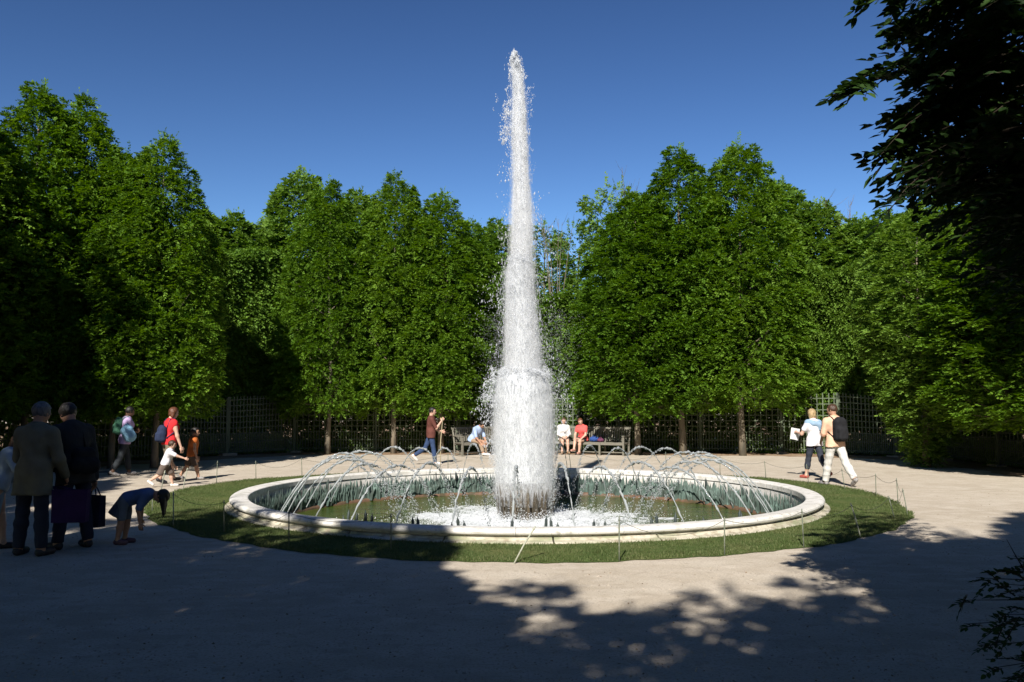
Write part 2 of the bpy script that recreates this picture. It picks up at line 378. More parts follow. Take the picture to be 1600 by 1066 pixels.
PROF_T = np.array([0, .05, .14, .3, .48, .66, .80, .90, .97, 1.0])
PROF_R = np.array([.75, .97, 1.0, 1.0, .96, .78, .55, .33, .15, .03])
def crown(name, H, z0, rmax, mt, nspray=4200, m=10, ll=.110, nlobe=260, seed=1, loose=0., peaks=1, prof=None):
    rg = np.random.default_rng(seed); pr = PROF_R if prof is None else np.array(prof)
    zs = np.linspace(0, 1, 200); rr = np.interp(zs, PROF_T, pr); cdf = np.cumsum(rr + .08); cdf /= cdf[-1]
    t = np.interp((np.arange(nlobe) + rg.uniform(0, 1, nlobe)) / nlobe, cdf, zs); az = np.arange(nlobe) * 2.39996 + rg.normal(0, .3, nlobe)
    r = np.interp(t, PROF_T, pr) * rmax * rg.uniform(.82, .95, nlobe)
    c = np.stack([r * np.cos(az), r * np.sin(az), z0 + t * (H - z0)], 1)
    lr = rg.uniform(.20, .38, nlobe) * (rmax / 2) ** .5 * (1 + loose)
    if peaks > 1:                                      # extra leaders round the tip
        for _ in range(peaks):
            a = rg.uniform(0, 6.28); q = np.array([[.45 * math.cos(a), .45 * math.sin(a), H - rg.uniform(.3, 1.1)]]); c = np.concatenate([c, q]); lr = np.append(lr, .3)
    nl = len(c); n1 = int(nspray * .60)
    wts = lr ** 2; idx = rg.choice(nl, n1, p=wts / wts.sum())
    out = c[idx].copy(); out[:, 2] = 0; out = nrm(out + 1e-4)
    d = nrm(rg.normal(0, 1, (n1, 3)) + out * .9 + [0, 0, .25])
    P = c[idx] + d * (lr[idx] * rg.uniform(.55, 1.0, n1))[:, None] * np.array([1.05, 1.05, .8])
    D = nrm(d * .6 + out * .8 + np.array([0, 0, .25]) + rg.normal(0, .25, (n1, 3)))
    L = rg.uniform(.13, .27, n1)
    Q1 = leaves(P, D, L, m, ll, .35, rg)
    n2 = nspray - n1
    t2 = np.interp(rg.uniform(0, 1, n2), cdf, zs); a2 = rg.uniform(0, 6.283, n2)
    r2 = np.interp(t2, PROF_T, pr) * rmax * rg.uniform(.30, .93, n2)
    P2 = np.stack([r2 * np.cos(a2), r2 * np.sin(a2), z0 + t2 * (H - z0)], 1)
    D2 = np.stack([np.cos(a2), np.sin(a2), rg.normal(.25, .3, n2)], 1) + rg.normal(0, .35, (n2, 3))
    Q2 = leaves(P2, D2, rg.uniform(.25, .45, n2), m, ll, .35, rg)
    # upright shoots on top so the outline is ragged
    n3 = 22; t3 = rg.uniform(.80, 1.0, n3); a3 = rg.uniform(0, 6.283, n3); r3 = np.interp(t3, PROF_T, pr) * rmax * .85
    P3 = np.stack([r3 * np.cos(a3), r3 * np.sin(a3), z0 + t3 * (H - z0)], 1); D3 = np.tile([0, 0, 1.], (n3, 1)) + rg.normal(0, .22, (n3, 3))
    Q3 = leaves(P3, D3, rg.uniform(.3, .65, n3), 13, ll * .8, -.02, rg)
    Q = np.concatenate([Q1, Q2, Q3])
    return quads_mesh(name, Q, mt), c

def wood(name, H, z0, cen, seed=1, r0=.115, lean=0, nlimb=34):
    rg = np.random.default_rng(seed); b = MB()
    nz = 12; ph = rg.uniform(0, 6.28, 2); pts = []
    for k in range(nz + 1):
        z = H * .9 * k / nz; pts.append((lean * (1 - z / H) + .05 * math.sin(z * .8 + ph[0]) - .05 * math.sin(ph[0]), .05 * math.sin(z * .6 + ph[1]) - .05 * math.sin(ph[1]), z - (.05 if k == 0 else 0)))
    rad = [r0 * (1.25 if k == 0 else 1) * (1 - .88 * (k / nz)) + .008 for k in range(nz + 1)]
    b.tube(pts, rad, 10)
    zz = np.array([p[2] for p in pts]); xx = np.array([p[0] for p in pts]); yy = np.array([p[1] for p in pts])
    for j in rg.choice(len(cen), min(nlimb, len(cen)), replace=False):
        c = cen[j]; zs = max(z0 + .35, c[2] - np.hypot(c[0], c[1]) * rg.uniform(.6, 1.0)); zs = min(zs, H * .85)
        s = np.array([np.interp(zs, zz, xx), np.interp(zs, zz, yy), zs]); md = (s + c) / 2 + [0, 0, -.1]
        rr = .035 * (1 - .6 * zs / H); b.tube([s, md, c], [rr, rr * .7, rr * .3], 5, False)
    me = b.mesh(name, True); me.materials.append(M_BARK); return me

HC = 11.0
KINDS = {}
def kind(key, **k):
    wk = {q: k.pop(q) for q in ('r0', 'lean', 'nlimb') if q in k}
    me, cen = crown('crown', mt=k.pop('mt', M_LEAF), **k)
    KINDS[key] = (me, wood('trunk', k['H'], k['z0'], cen, k.get('seed', 1), **wk), k['H'], k['rmax'])
kind('a', H=11, z0=1.72, rmax=2.15, seed=3, nspray=14000, peaks=2)
kind('b', H=11, z0=1.72, rmax=2.3, seed=5, nspray=14500, lean=.12, prof=[.75, .97, 1, 1, .95, .78, .56, .34, .16, .03], peaks=3)
kind('c', H=11, z0=1.72, rmax=2.15, seed=9, nspray=14000, prof=[.75, .97, 1, 1, .97, .80, .54, .30, .12, .03], peaks=1)
kind('low', H=10.3, z0=.15, rmax=2.0, seed=21, nspray=12500, mt=M_LEAF_L, prof=[.08, .24, .42, .68, .92, 1, .8, .55, .28, .04])
kind('rear', H=10, z0=1.2, rmax=1.9, seed=31, nspray=7800, mt=M_LEAF_L, ll=.15, m=10, prof=[.8, .9, .95, 1, .95, .83, .62, .42, .2, .04], peaks=3)
kind('high', H=16, z0=7.0, rmax=2.9, seed=61, nspray=7000, ll=.17, nlobe=160)
kind('shade', H=11, z0=2.3, rmax=2.1, seed=51, nspray=2500, nlobe=60, ll=.12)
kind('loose', H=9.5, z0=1.5, rmax=2.0, seed=41, nspray=3000, mt=M_LEAF_L, ll=.13, m=9, nlobe=60, loose=.1, nlimb=50, prof=[.7, .9, 1, 1, .9, .75, .6, .5, .35, .1])
TREE_N = 0
def tree(key, x, y, H, rmax=None, rz=None, label='', group=None, name='hornbeam_tree'):
    cm, tm, h0, r0 = KINDS[key]; s = H / h0; sr = (rmax or r0) / r0
    t = tag(empty(name, (x, y, 0), random.uniform(0, 6.28) if rz is None else rz), label, 'tree', group)
    link('crown', cm, None, t, scale=(sr, sr, s)); link('trunk', tm, None, t, scale=(min(sr, 1.15), min(sr, 1.15), s)); return t
def tree_px(key, px, ytop, Y, **k):       # crown tip at photo pixel (px, ytop), trunk at forward distance Y
    p = GD(px, ytop, Y); return tree(key, p[0], Y, p[2] - .12, **k)
GA = 'hornbeams standing in front of the trellis'
tree_px('a', -38, 172, 21.0, label='hornbeam cut by the left edge of the photo, tallest dark crown', group=GA, rmax=1.9)
tree_px('c', 66, 134, 22.4, label='dark hornbeam with the highest tip, above the man in the grey jacket', group=GA, rmax=1.8)
tree_px('a', 134, 154, 23.2, label='dark hornbeam second tip from the left, above the woman with the green backpack', group=GA, rmax=1.8)
tree_px('b', 196, 235, 23.0, label='dark hornbeam filling between the two tallest left tips and the lit one', group=GA, rmax=1.7)
tree_px('c', 258, 212, 23.0, label='hornbeam with a rounded lit tip at the right end of the dark left group', group=GA, rmax=1.65, rz=2.0)
tree_px('b', 515, 284, 29.5, label='hornbeam on the slanting pale trunk left of the fountain', group=GA, rmax=1.75, rz=0.0)
tree_px('a', 620, 272, 29.9, label='hornbeam with the sharp tip, middle of the group left of the fountain', group=GA, rmax=1.75)
tree_px('c', 692, 300, 30.0, label='hornbeam of the left group nearest the water column, above the walker in brown', group=GA, rmax=1.8)
tree_px('c', 738, 345, 31.6, label='low hornbeam tucked directly left of the water column', group=GA, rmax=1.5)
tree_px('b', 992, 300, 29.3, label='hornbeam on the thin trunk beside the bench, right of the water column', group=GA, rmax=2.1, rz=1.4)
tree_px('c', 1060, 232, 29.4, label='hornbeam with the narrower of the two high tips right of the fountain', group=GA, rmax=2.1)
tree_px('b', 1155, 222, 28.8, label='hornbeam with the highest tip right of the fountain on the thickest trunk', group=GA, rmax=2.1, rz=2.7)
tree_px('low', 1432, 325, 23.5, label='hornbeam whose branches sweep down to the gravel right of the walking couple', group=GA, rmax=1.7, rz=.7)
tree_px('a', 1545, 285, 26.0, label='shaded hornbeam between the low branches and the right edge', group=GA, rmax=2.2)
tree_px('b', 1600, 240, 20.5, label='dark hornbeam at the right edge behind the overhanging boughs', group=GA, rmax=2.3)
GB = 'taller trees rising behind the hedge'
REAR = [(-20, 190, 30, 'c', 'far left'), (190, 262, 31, 'a', ''), (318, 330, 31.5, 'rear', ''), (364, 334, 31.8, 'rear', ''), (412, 348, 32.4, 'rear', ''), (470, 270, 32.6, 'rear', ''), (560, 300, 34, 'rear', ''),
        (655, 330, 34, 'a', ''), (778, 345, 36, 'rear', ''), (850, 352, 38, 'loose', ''), (905, 352, 35, 'loose', ''), (955, 288, 34, 'loose', ''), (1010, 310, 33.5, 'rear', ''), (1100, 300, 33, 'a', ''), (1218, 285, 33, 'rear', ''),
        (1280, 318, 32.4, 'rear', ''), (1340, 342, 31, 'rear', ''), (1385, 330, 30, 'rear', ''), (1450, 305, 28.5, 'a', ''), (1540, 290, 26.5, 'c', ''), (1640, 260, 24.5, 'c', '')]
RL = ['tree behind the tallest dark crowns at the far left edge', 'tree behind the dark left group filling its middle', 'pale green column tree hidden low behind the right end of the dark left group',
      'pale green narrow tree in the gap right of the dark left group', 'pale green tree with a dark notch of shadow left of the slanting trunk', 'light green large leaved tree rising over the left of the middle group',
      'tree behind the two left tips of the group left of the fountain', 'tree behind the sharp tip left of the fountain', 'blue green tree seen through the spray left of the jet',
      'thin leafed tree seen through the right side of the spray', 'open twiggy tree just right of the water column', 'open branched tree with sky showing, left of the high tips', 'tree behind the left shoulder of the high right group',
      'tree between and behind the two high tips', 'tree on the right shoulder of the high right group', 'tree above the corner post of the right trellis', 'tree above the walking couple', 'tree above the low sweeping branches',
      'tree behind the shaded right crowns, nearer the fountain', 'tree behind the shaded right crowns, nearer the photo edge', 'tree behind the boughs beyond the right edge']
for (px, yt, Y, k, _), lb in zip(REAR, RL):
    tree_px(k, px, yt, Y, label=lb, group=GB, name='background_tree' if k in ('rear', 'loose') else 'hornbeam_tree')

def bare_twigs(px, ytop, Y, seed, label):
    rg = np.random.default_rng(seed); tp = GD(px, ytop, Y); o = tag(empty('bare_sapling', (tp[0], Y, 0)), label, 'tree', 'thin bare saplings above the hedge'); mb = MB()
    for k in range(7):
        a = rg.uniform(0, 6.28); l = tp[2] - rg.uniform(0, 1.2); q = rg.uniform(.2, .8)
        p = [np.array([0, 0, 0]), np.array([.1 * math.cos(a), .1 * math.sin(a), l * .5]), np.array([q * .6 * math.cos(a), q * .6 * math.sin(a), l * .8]), np.array([q * math.cos(a), q * math.sin(a), l])]; mb.tube(p, [.03, .022, .012, .004], 5, False)
        for j in range(6):
            u = rg.uniform(.1, .95); b = p[2] * (1 - u) + p[3] * u; d = np.array([rg.normal(0, .5), rg.normal(0, .5), .6]); mb.tube([b, b + d * .3, b + d * .55 + [0, 0, .1]], [.008, .005, .002], 4, False)
    mb.build('branches', M_BARK, o, True)
bare_twigs(1312, 300, 32.0, 3, 'thin bare sapling sticking up above the hedge right of the high tips'); bare_twigs(868, 318, 33.5, 4, 'thin bare sapling seen against the sky just right of the water column')
bare_twigs(985, 262, 33.0, 5, 'thin bare sapling poking over the left shoulder of the high tips')

# hedges right behind each trellis panel
def hedge_mesh(W, H, T, seed, n=7000):
    rg = np.random.default_rng(seed)
    x = rg.uniform(-W / 2, W / 2, n); z = rg.uniform(.05, H, n) ; face = rg.uniform(0, 1, n)
    wob = .18 * np.sin(x * 3.1 + seed) * np.sin(z * 2.3 + x) + .1 * np.sin(z * 5 + x * 4)
    y = np.where(face < .7, -T / 2 + wob + rg.uniform(-.02, .3, n), rg.uniform(-T / 2, T / 2, n))
    top = H - .35 + .3 * np.sin(x * 2.2 + seed) ; z = np.minimum(z, top + rg.uniform(0, .3, n))
    P = np.stack([x, y, z], 1); D = np.stack([rg.normal(0, .55, n), -np.ones(n), rg.normal(.1, .35, n)], 1)
    D[face > .7] = rg.normal(0, 1, (int((face > .7).sum()), 3)) + [0, 0, .8]
    Q = leaves(P, D, rg.uniform(.2, .36, n), 10, .13, .45, rg)
    return quads_mesh('leaf_mass', Q, M_LEAF_L)
HM = [hedge_mesh(3.3, 6.8, 1.0, s) for s in (1, 2)]
HL = [s.replace('dark trellis panel', 'tall hedge in shade').replace('shaded trellis panel', 'tall hedge in shade').replace('sunlit trellis panel', 'tall sunlit hedge').replace('trellis panel directly', 'tall hedge directly')
      .replace('dark close set trellis panel', 'tall hedge behind close set laths').replace('sunlit close set trellis panel', 'sunlit hedge over close set laths').replace('trellis panel half', 'tall hedge half').replace('trellis panel', 'tall hedge') for s in PANEL_LABEL]
HH = [7.5] * 10 + [6.2, 6.6, 6.8, 6.8, 6.9, 6.5, 6.5, 7, 7, 7, 7]
for i in range(len(TP) - 1):
    a, b = TP[i], TP[i + 1]; L = float(np.linalg.norm(b - a)); ang = math.atan2(b[1] - a[1], b[0] - a[0]); mid = (a + b) / 2
    nv = np.array([-(b - a)[1], (b - a)[0], 0]) / L; c = mid + nv * .98
    o = link('hedge', HM[i % 2], None, None, tuple(c), (0, 0, ang), (L / 3.15, 1, HH[i] / 6.8)); tag(o, HL[i], 'hedge', 'tall hedge blocks behind the trellis')

# trees of the ring that stand beside and behind the camera (they throw the foreground shade; the tall side ones are additions)
GS = 'hornbeams beside and behind the viewpoint'
def caster(tip_x, tip_y, H, key, rmax, label):      # the tip's shadow falls on (tip_x, tip_y)
    s = H / math.tan(SUN_EL); tree(key, tip_x - math.sin(SHADOW_AZ) * s, tip_y - math.cos(SHADOW_AZ) * s, H, rmax=rmax, label=label, group=GS)
for (x, y, k, H, rm) in [(-12.8, 13.4, 'shade', 12, 2.3), (-15.2, 16.8, 'shade', 13, 2.8)]:  # extra tall trees out of view, added to darken the left crowns
    tree(k, x, y, H, rmax=rm, label='tall hornbeam added out of view to shade the left crowns', group=GS)
for (x, y, H, rm) in [(12.5, 12.8, 16, 2.9), (14.8, 15.4, 16.5, 3.0), (16.2, 18.5, 16, 3.0)]:  # unseen trees added with raised crowns to shade the right trees, not the gravel
    tree('high', x, y, H, rmax=rm, label='high crowned tree added out of view to shade the right crowns', group=GS)
CASTERS = [(1.0, 6.9, 8, 'shade', 1.9), (2.9, 7.2, 8.5, 'shade', 1.9), (-.7, 7.3, 8.5, 'shade', 1.7), (1.7, 5.2, 7, 'a', 1.6), (-1.2, 5.2, 7, 'shade', 1.8), (3.9, 5.4, 7, 'shade', 1.8), (-9.6, 16.0, 11, 'shade', 2.2), (-7.2, 14.3, 11, 'shade', 2.1), (-4.8, 13.7, 10.5, 'shade', 2.1), (-3.2, 12.9, 10.4, 'shade', 2.2), (-1.25, 12.0, 10.4, 'c', 1.75),
           (.3, 8.1, 9.0, 'shade', 1.6), (1.9, 7.6, 9, 'shade', 1.9), (3.9, 9.6, 10, 'shade', 1.8), (5.9, 11.1, 10.6, 'shade', 1.8), (8.2, 13.0, 11, 'a', 2.0), (10.4, 14.0, 11, 'c', 2.2), (12.8, 14.5, 11, 'a', 2.2)]
for i, (x, y, H, k, r) in enumerate(CASTERS):
    caster(x, y, H, k, r, 'hornbeam out of view behind the viewpoint that shades the foreground gravel')
for (x, y, k, H) in [(-12.6, 4.6, 'b', 11), (-14.2, 9.0, 'a', 11), (-14.0, 13.2, 'c', 10.5), (-15.6, 16.8, 'a', 11.3), (-16.6, 20.2, 'b', 11.5)]:
    tree(k, x, y, H, label='hornbeam out of view at the left side of the clearing', group=GS)
BX = [-20, -8, -7.5, -6.5, -6.2, -4, -2, -.7, -.35, -.2, .6, 1.6, 2.2, 2.95, 4.3, 5.2, 6, 6.4, 7.5, 8.5, 14, 20]
BY = [26, 25, 19, 14.5, 13.8, 13, 12, 10.7, 9, 8.2, 7.6, 6.9, 6.9, 8.1, 10.0, 11, 11.9, 11.8, 13.1, 13.5, 14.5, 15]
def fits(x, y, H, rm):                       # the crown's shadow stays on the shaded side of the clearing
    c = 1 / math.tan(SUN_EL); px_, py_ = math.cos(SHADOW_AZ), -math.sin(SHADOW_AZ)
    for f, w in ((1.0, .15), (.85, .55), (.65, .85), (.4, 1.0)):
        for s in (-w * rm, 0, w * rm):
            X = x + math.sin(SHADOW_AZ) * H * f * c + px_ * s; Y = y + math.cos(SHADOW_AZ) * H * f * c + py_ * s
            if Y > np.interp(X, BX, BY) - .6: return False
    return True
spots = [(x + .8 * ((j % 2) * 2 - 1) * .5, -3.0 - 3.2 * j) for j in range(5) for x in np.arange(-14, 15, 3.0) if abs(x) > 9.5 or j == 0 or (j == 1 and abs(x) > 4)] + [(-7.2, .6), (-9.6, 2.4), (-10.8, -.6), (6.9, .2), (8.8, 3.2), (10.8, 6.4), (12.6, 9.6), (11.5, .5), (14, 4), (15.5, 8.5), (2.9, -1.2), (-3.2, -.9), (.2, -2.6)]
for i, (x, y) in enumerate(spots):
    for H in (12, 11, 10, 9, 8, 7, 6, 5.2):
        if fits(x, y, H, 2.0):
            tree('abc'[i % 3] if y > -1.5 or abs(x) > 9 else 'shade', x, y, H, rmax=2.0 if y > -1.5 or abs(x) > 6 else 1.7, label='hornbeam out of view behind the viewpoint that shades the foreground gravel', group=GS); break

# ------------------------------------------------------------ the basin
basin = tag(empty('fountain_basin', (CX, CY, 0)), 'round white stone basin lined with bronze reeds in the middle of the clearing', 'fountain')
NS = 24
def arc_stone(name, prof, span, mt, seg=8, gap=.0006):
    V = []; F = []; n = len(prof)
    for k in range(seg + 1):
        a = -span / 2 + gap + (span - 2 * gap) * k / seg
        for (r, z) in prof: V.append((r * math.sin(a), -r * math.cos(a), z))
    for k in range(seg):
        for i in range(n - 1):
            p = k * n + i; F.append((p, p + n, p + n + 1, p + 1))
    F.append(tuple(range(n))); F.append(tuple(range(seg * n, seg * n + n))[::-1])
    me = mesh_of(name, V, F); me.materials.append(mt); return me
cop = arc_stone('coping_stone', [(4.93, .075), (4.93, .155), (4.935, .166), (4.955, .174), (5.08, .182), (5.17, .185), (5.205, .179), (5.228, .162), (5.236, .14), (5.228, .118), (5.21, .104), (5.18, .098), (5.16, .097), (5.16, .075)], 2 * math.pi / NS, M_LIME)
pli = arc_stone('plinth_stone', [(5.0, .074), (5.175, .074), (5.195, .071), (5.215, .06), (5.222, .045), (5.245, .040), (5.29, .034), (5.312, .022), (5.318, .005), (5.315, -.1), (5.0, -.1)], 2 * math.pi / NS, M_PLINTH, gap=.0022)
for k in range(NS):
    a = 2 * math.pi * (k + .35) / NS
    link('coping_stone', cop, None, basin, (random.uniform(-.001, .001), random.uniform(-.001, .001), random.uniform(-.0008, .0008)), (0, 0, a))
    link('plinth_stone', pli, None, basin, (random.uniform(-.004, .004), random.uniform(-.004, .004), random.uniform(-.002, .002)), (0, 0, a + .09))
def revolve(name, prof, mt, seg=128, parent=None, smooth=True):
    V = []; F = []; n = len(prof)
    for k in range(seg):
        a = 2 * math.pi * k / seg
        for (r, z) in prof: V.append((r * math.sin(a), -r * math.cos(a), z))
    for k in range(seg):
        for i in range(n - 1):
            p, q = k * n + i, ((k + 1) % seg) * n + i; F.append((p, q, q + 1, p + 1))
    return link(name, mesh_of(name, V, F, smooth), mt, parent)
revolve('inner_wall', [(4.955, .073), (4.945, -.05), (4.95, -.9)], M_LIME, parent=basin)
revolve('reed_ledge', [(4.94, -.34), (4.70, -.355), (4.66, -.37), (4.645, -.40), (4.64, -.9)], M_LEDGE, parent=basin)
# bronze reed leaves
def blade(mb, a, r, z0, z1, w, lean, out, rg):
    c, s_ = math.cos(a), math.sin(a)
    def P(u, rr, z): return (rr * s_ + u * c, -rr * c + u * s_, z)
    h = z1 - z0; V = []
    for f, ww in ((0, .8), (.45, 1.0), (.8, .62)):
        u = lean * f * f; rr = r - out * f * f
        V += [P(u - w * ww / 2, rr, z0 + h * f), P(u, rr - w * .22, z0 + h * f), P(u + w * ww / 2, rr, z0 + h * f)]
    V.append(P(lean, r - out, z1))
    F = []
    for k in (0, 3): F += [(k, k + 1, k + 4, k + 3), (k + 1, k + 2, k + 5, k + 4), (k + 2, k, k + 3, k + 5)]
    F += [(6, 7, 9), (7, 8, 9), (8, 6, 9)]
    mb.add(V, F)
RC = []
for v in range(4):
    rg = np.random.default_rng(60 + v); mb = MB(); span = 2 * math.pi / 32
    for k in range(84):
        a = -span / 2 + span * (k + rg.uniform(0, 1)) / 84
        row = k % 3
        r = (4.89, 4.80, 4.72)[row] + rg.normal(0, .02)
        z1 = (.0, -.02, -.10)[row] + rg.normal(0, .045) + (.10 if rg.uniform() < .08 else 0)
        blade(mb, a, r, -.40, z1, rg.uniform(.035, .08), rg.normal(0, .025), rg.uniform(-.03, .05), rg)
    for k in range(7):                          # broad folded leaves in front
        a = -span / 2 + span * rg.uniform(.03, .97)
        blade(mb, a, 4.68 + rg.normal(0, .02), -.40, rg.uniform(-.22, -.08), rg.uniform(.09, .15), rg.normal(0, .06), rg.uniform(0, .05), rg)
    me = mb.mesh('reed_cluster'); me.materials.append(M_BRONZE); RC.append(me)
for k in range(32): link('reed_cluster', RC[(k * 7 + k // 4) % 4], None, basin, (0, 0, 0), (0, 0, 2 * math.pi * k / 32 + .05))
# cattails
def cattail_mesh():
    mb = MB(); mb.tube([(0, 0, 0), (0, 0, .62)], [.006, .005], 6); mb.tube([(0, 0, .62), (.001, 0, .64), (.002, 0, .80), (.001, 0, .82), (0, 0, .85)], [.010, .021, .019, .008, .003], 8)
    me = mb.mesh('cattail', True); me.materials.append(M_BRONZE_D); return me
CAT = cattail_mesh()
for (px, py) in [(536,795),(547,804),(555,800),(562,798),(573,797),(577,802),(652,807),(663,807),(715,815),(725,805),(734,812),(795,810),(848,806),(871,809),(866,815),(922,810),(943,813),(1018,806),(1030,801),(1049,799),(1111,807),(1148,795),(1163,798)]:
    Y = 11.0 + .0
    for _ in range(3):
        p = GD(px, py, Y); dx = p[0] - CX; Y = CY - math.sqrt(max(4.78 ** 2 - dx * dx, 0))
    p = GD(px, py, Y)
    link('cattail', CAT, None, basin, (p[0] - CX, p[1] - CY, p[2] - .85), (random.uniform(-.08, .08), random.uniform(-.12, .12), 0))
for k in range(44):
    a = random.uniform(1.0, 2 * math.pi - 1.0); zt = random.uniform(.02, .17); r = 4.8
    link('cattail', CAT, None, basin, (r * math.sin(a), -r * math.cos(a), zt - .85), (random.uniform(-.1, .1), random.uniform(-.1, .1), 0), (random.uniform(.7, 1), 1, 1))
# central drum of bundled reeds that carries the nozzles
def drum():
    rg = np.random.default_rng(5); mb = MB()
    for row, (r0, n) in enumerate(((.50, 44), (.44, 36), (.36, 26))):
        for k in range(n):
            a = 2 * math.pi * (k + rg.uniform(-.3, .3)) / n
            blade(mb, a, r0 + rg.normal(0, .012), -.75, .20 + rg.normal(0, .05) + (.08 if rg.uniform() < .2 else 0), rg.uniform(.05, .10), rg.normal(0, .03), -rg.uniform(.03, .09), rg)
    mb.tube([(0, 0, -.8), (0, 0, .12)], [.40, .38], 24)
    return mb.build('reed_drum', M_BRONZE_B, basin)
drum()

# ------------------------------------------------------------ water
wv = [(0, 0, 0)] + [tuple(ringpt(4.93, 2 * math.pi * k / 96)[:2] - C0) + (0,) for k in range(96)]
w = link('water', mesh_of('water', wv, [(0, 1 + k, 1 + (k + 1) % 96) for k in range(96)]), M_WATER, None, (CX, CY, -.42)); w['kind'] = 'structure'

OCT_V = np.array([(1,0,0),(0,1,0),(-1,0,0),(0,-1,0),(0,0,1),(0,0,-1)], float)
OCT_F = np.array([(0,1,4),(1,2,4),(2,3,4),(3,0,4),(1,0,5),(2,1,5),(3,2,5),(0,3,5)])
def drops(P, w, l, D=None, rg=rng):
    """octahedral droplets: centre P, half width w, half length l along D (default vertical)"""
    n = len(P); w = np.broadcast_to(w, n); l = np.broadcast_to(l, n)
    if D is None: D = nrm(rg.normal(0, .12, (n, 3)) + [0, 0, 1])
    D = nrm(D); a = nrm(np.cross(D, rg.normal(0, 1, (n, 3)))); b = np.cross(D, a)
    jit = rg.uniform(.7, 1.3, (n, 6))
    V = P[:, None] + jit[..., None] * (a[:, None] * (OCT_V[:, 0] * 1)[None, :, None] * w[:, None, None] + b[:, None] * OCT_V[:, 1][None, :, None] * w[:, None, None] + D[:, None] * OCT_V[:, 2][None, :, None] * l[:, None, None])
    F = (np.arange(n)[:, None, None] * 6 + OCT_F[None]).reshape(-1, 3)
    return V.reshape(-1, 3), F
def drops_obj(name, parts, mt, parent=None, smooth=True):
    V = []; F = []; o = 0
    for v, f in parts: V.append(v); F.append(f + o); o += len(v)
    return link(name, mesh_of(name, np.concatenate(V), np.concatenate(F), smooth), mt, parent)

def prof_px(rows, Y=CY):                      # rows of (photo y, centre x, half width px) -> z, cx, r arrays
    z = []; c = []; r = []
    for (py, px, hw) in rows:
        p = GD(px, py, Y); q = GD(px + hw, py, Y); z.append(p[2]); c.append(p[0]); r.append(q[0] - p[0])
    z = np.array(z); o = np.argsort(z); return z[o], np.array(c)[o], np.array(r)[o]
plume = tag(empty('water_plume', (0, 0, 0)), 'tall white water column rising from the middle of the basin', 'fountain jet')
T1 = prof_px([(82, 803, 5), (90, 804, 8), (100, 806, 10), (150, 811, 13), (200, 811, 16), (250, 813, 16), (300, 815, 18), (350, 816, 22), (410, 815, 22), (500, 817, 25), (585, 819, 29)])
T2 = prof_px([(398, 813, 8), (406, 813, 15), (418, 812, 18), (440, 811, 20), (500, 814, 23), (550, 817, 26), (600, 818, 29)])
T3 = prof_px([(574, 819, 16), (580, 817, 30), (592, 816, 39), (606, 817, 43), (640, 818, 44), (700, 819, 45), (775, 819, 43)])
def lump_tube(name, T, frac, amp, zlo=None, zhi=None, seed=0, seg=72, dz=.03, parent=plume, top_amp=0.0):
    rg = np.random.default_rng(seed); z, c, r = T; z0 = z[0] if zlo is None else zlo; z1 = z[-1] if zhi is None else zhi
    n = int((z1 - z0) / dz); zz = np.linspace(z0, z1, n); an = np.linspace(0, 2 * math.pi, seg, endpoint=False)
    ph = rg.uniform(0, 6.28, 40); f = np.zeros((n, seg))
    for k in range(20):
        fa = rg.integers(2, 26); fz = rg.uniform(.5, 9) * (1 if k < 14 else 3); f += np.sin(fa * an[None] + fz * zz[:, None] + ph[k]) / (1 + k * .08)
    f = f / np.abs(f).max() + rg.normal(0, .16, (n, seg))
    col = rg.normal(0, .35, seg)[None]                                  # vertical streaks
    R_ = np.interp(zz, z, r)[:, None] * frac; e = np.clip((zz[-1] - zz) / .18, 0, 1)[:, None] ** .5
    rr = R_ * (1 + amp * (f + col)) * np.maximum(e, .05)
    zj = zz[:, None] + top_amp * (1 - e) * col
    V = np.stack([np.interp(zz, z, c)[:, None] + rr * np.cos(an), CY + rr * np.sin(an), zj + 0 * rr], 2).reshape(-1, 3)
    i = np.arange(n - 1)[:, None]; k = np.arange(seg)[None]; a = i * seg + k; b = i * seg + (k + 1) % seg
    F = np.stack([a, b, b + seg, a + seg], 2).reshape(-1, 4)
    return link(name, mesh_of(name, V, F, True), M_FOAM, parent)
lump_tube('lower_core', T3, .90, .035, .30, None, 1, seg=120, dz=.03, top_amp=.25)
lump_tube('middle_core', T2, .80, .05, 1.9, None, 2, seg=96, dz=.03, top_amp=.25)
lump_tube('upper_core', (T1[0], T1[1], T1[2] * .36 + .012), 1, .2, 3.6, T1[0][-1] - .1, 3, seg=32, dz=.02)
def vol_mat(name, dens):
    m = bpy.data.materials.new(name); m.use_nodes = True; nt = m.node_tree; nt.nodes.clear(); out = nt.nodes.new('ShaderNodeOutputMaterial')
    v = nt.nodes.new('ShaderNodeVolumeScatter'); v.inputs['Color'].default_value = (.97, .98, .99, 1); v.inputs['Density'].default_value = dens; v.inputs['Anisotropy'].default_value = 0.0
    nt.links.new(v.outputs[0], out.inputs['Volume']); return m
def shell(name, T, frac, amp, lo, hi, seed, dens, seg=64):
    o = lump_tube(name, T, frac, amp, lo, hi, seed, seg=seg, dz=.05, top_amp=.2); o.data.materials.clear(); o.data.materials.append(vol_mat('spray_air', dens)); o['kind'] = 'stuff'
shell('lower_spray_air', T3, 1.02, .05, -.12, None, 21, 3.5)
shell('lower_spray_air', T3, 1.10, .08, .0, 2.05, 22, 1.4)
shell('middle_spray_air', T2, 1.04, .07, 2.1, None, 23, 5.0)
shell('middle_spray_air', T2, 1.18, .12, 2.1, None, 24, 1.2)
shell('upper_spray_air', T1, .74, .22, 3.9, None, 25, 9.0, 32)
shell('upper_spray_air', T1, 1.0, .25, 2.2, None, 26, 1.6, 32)
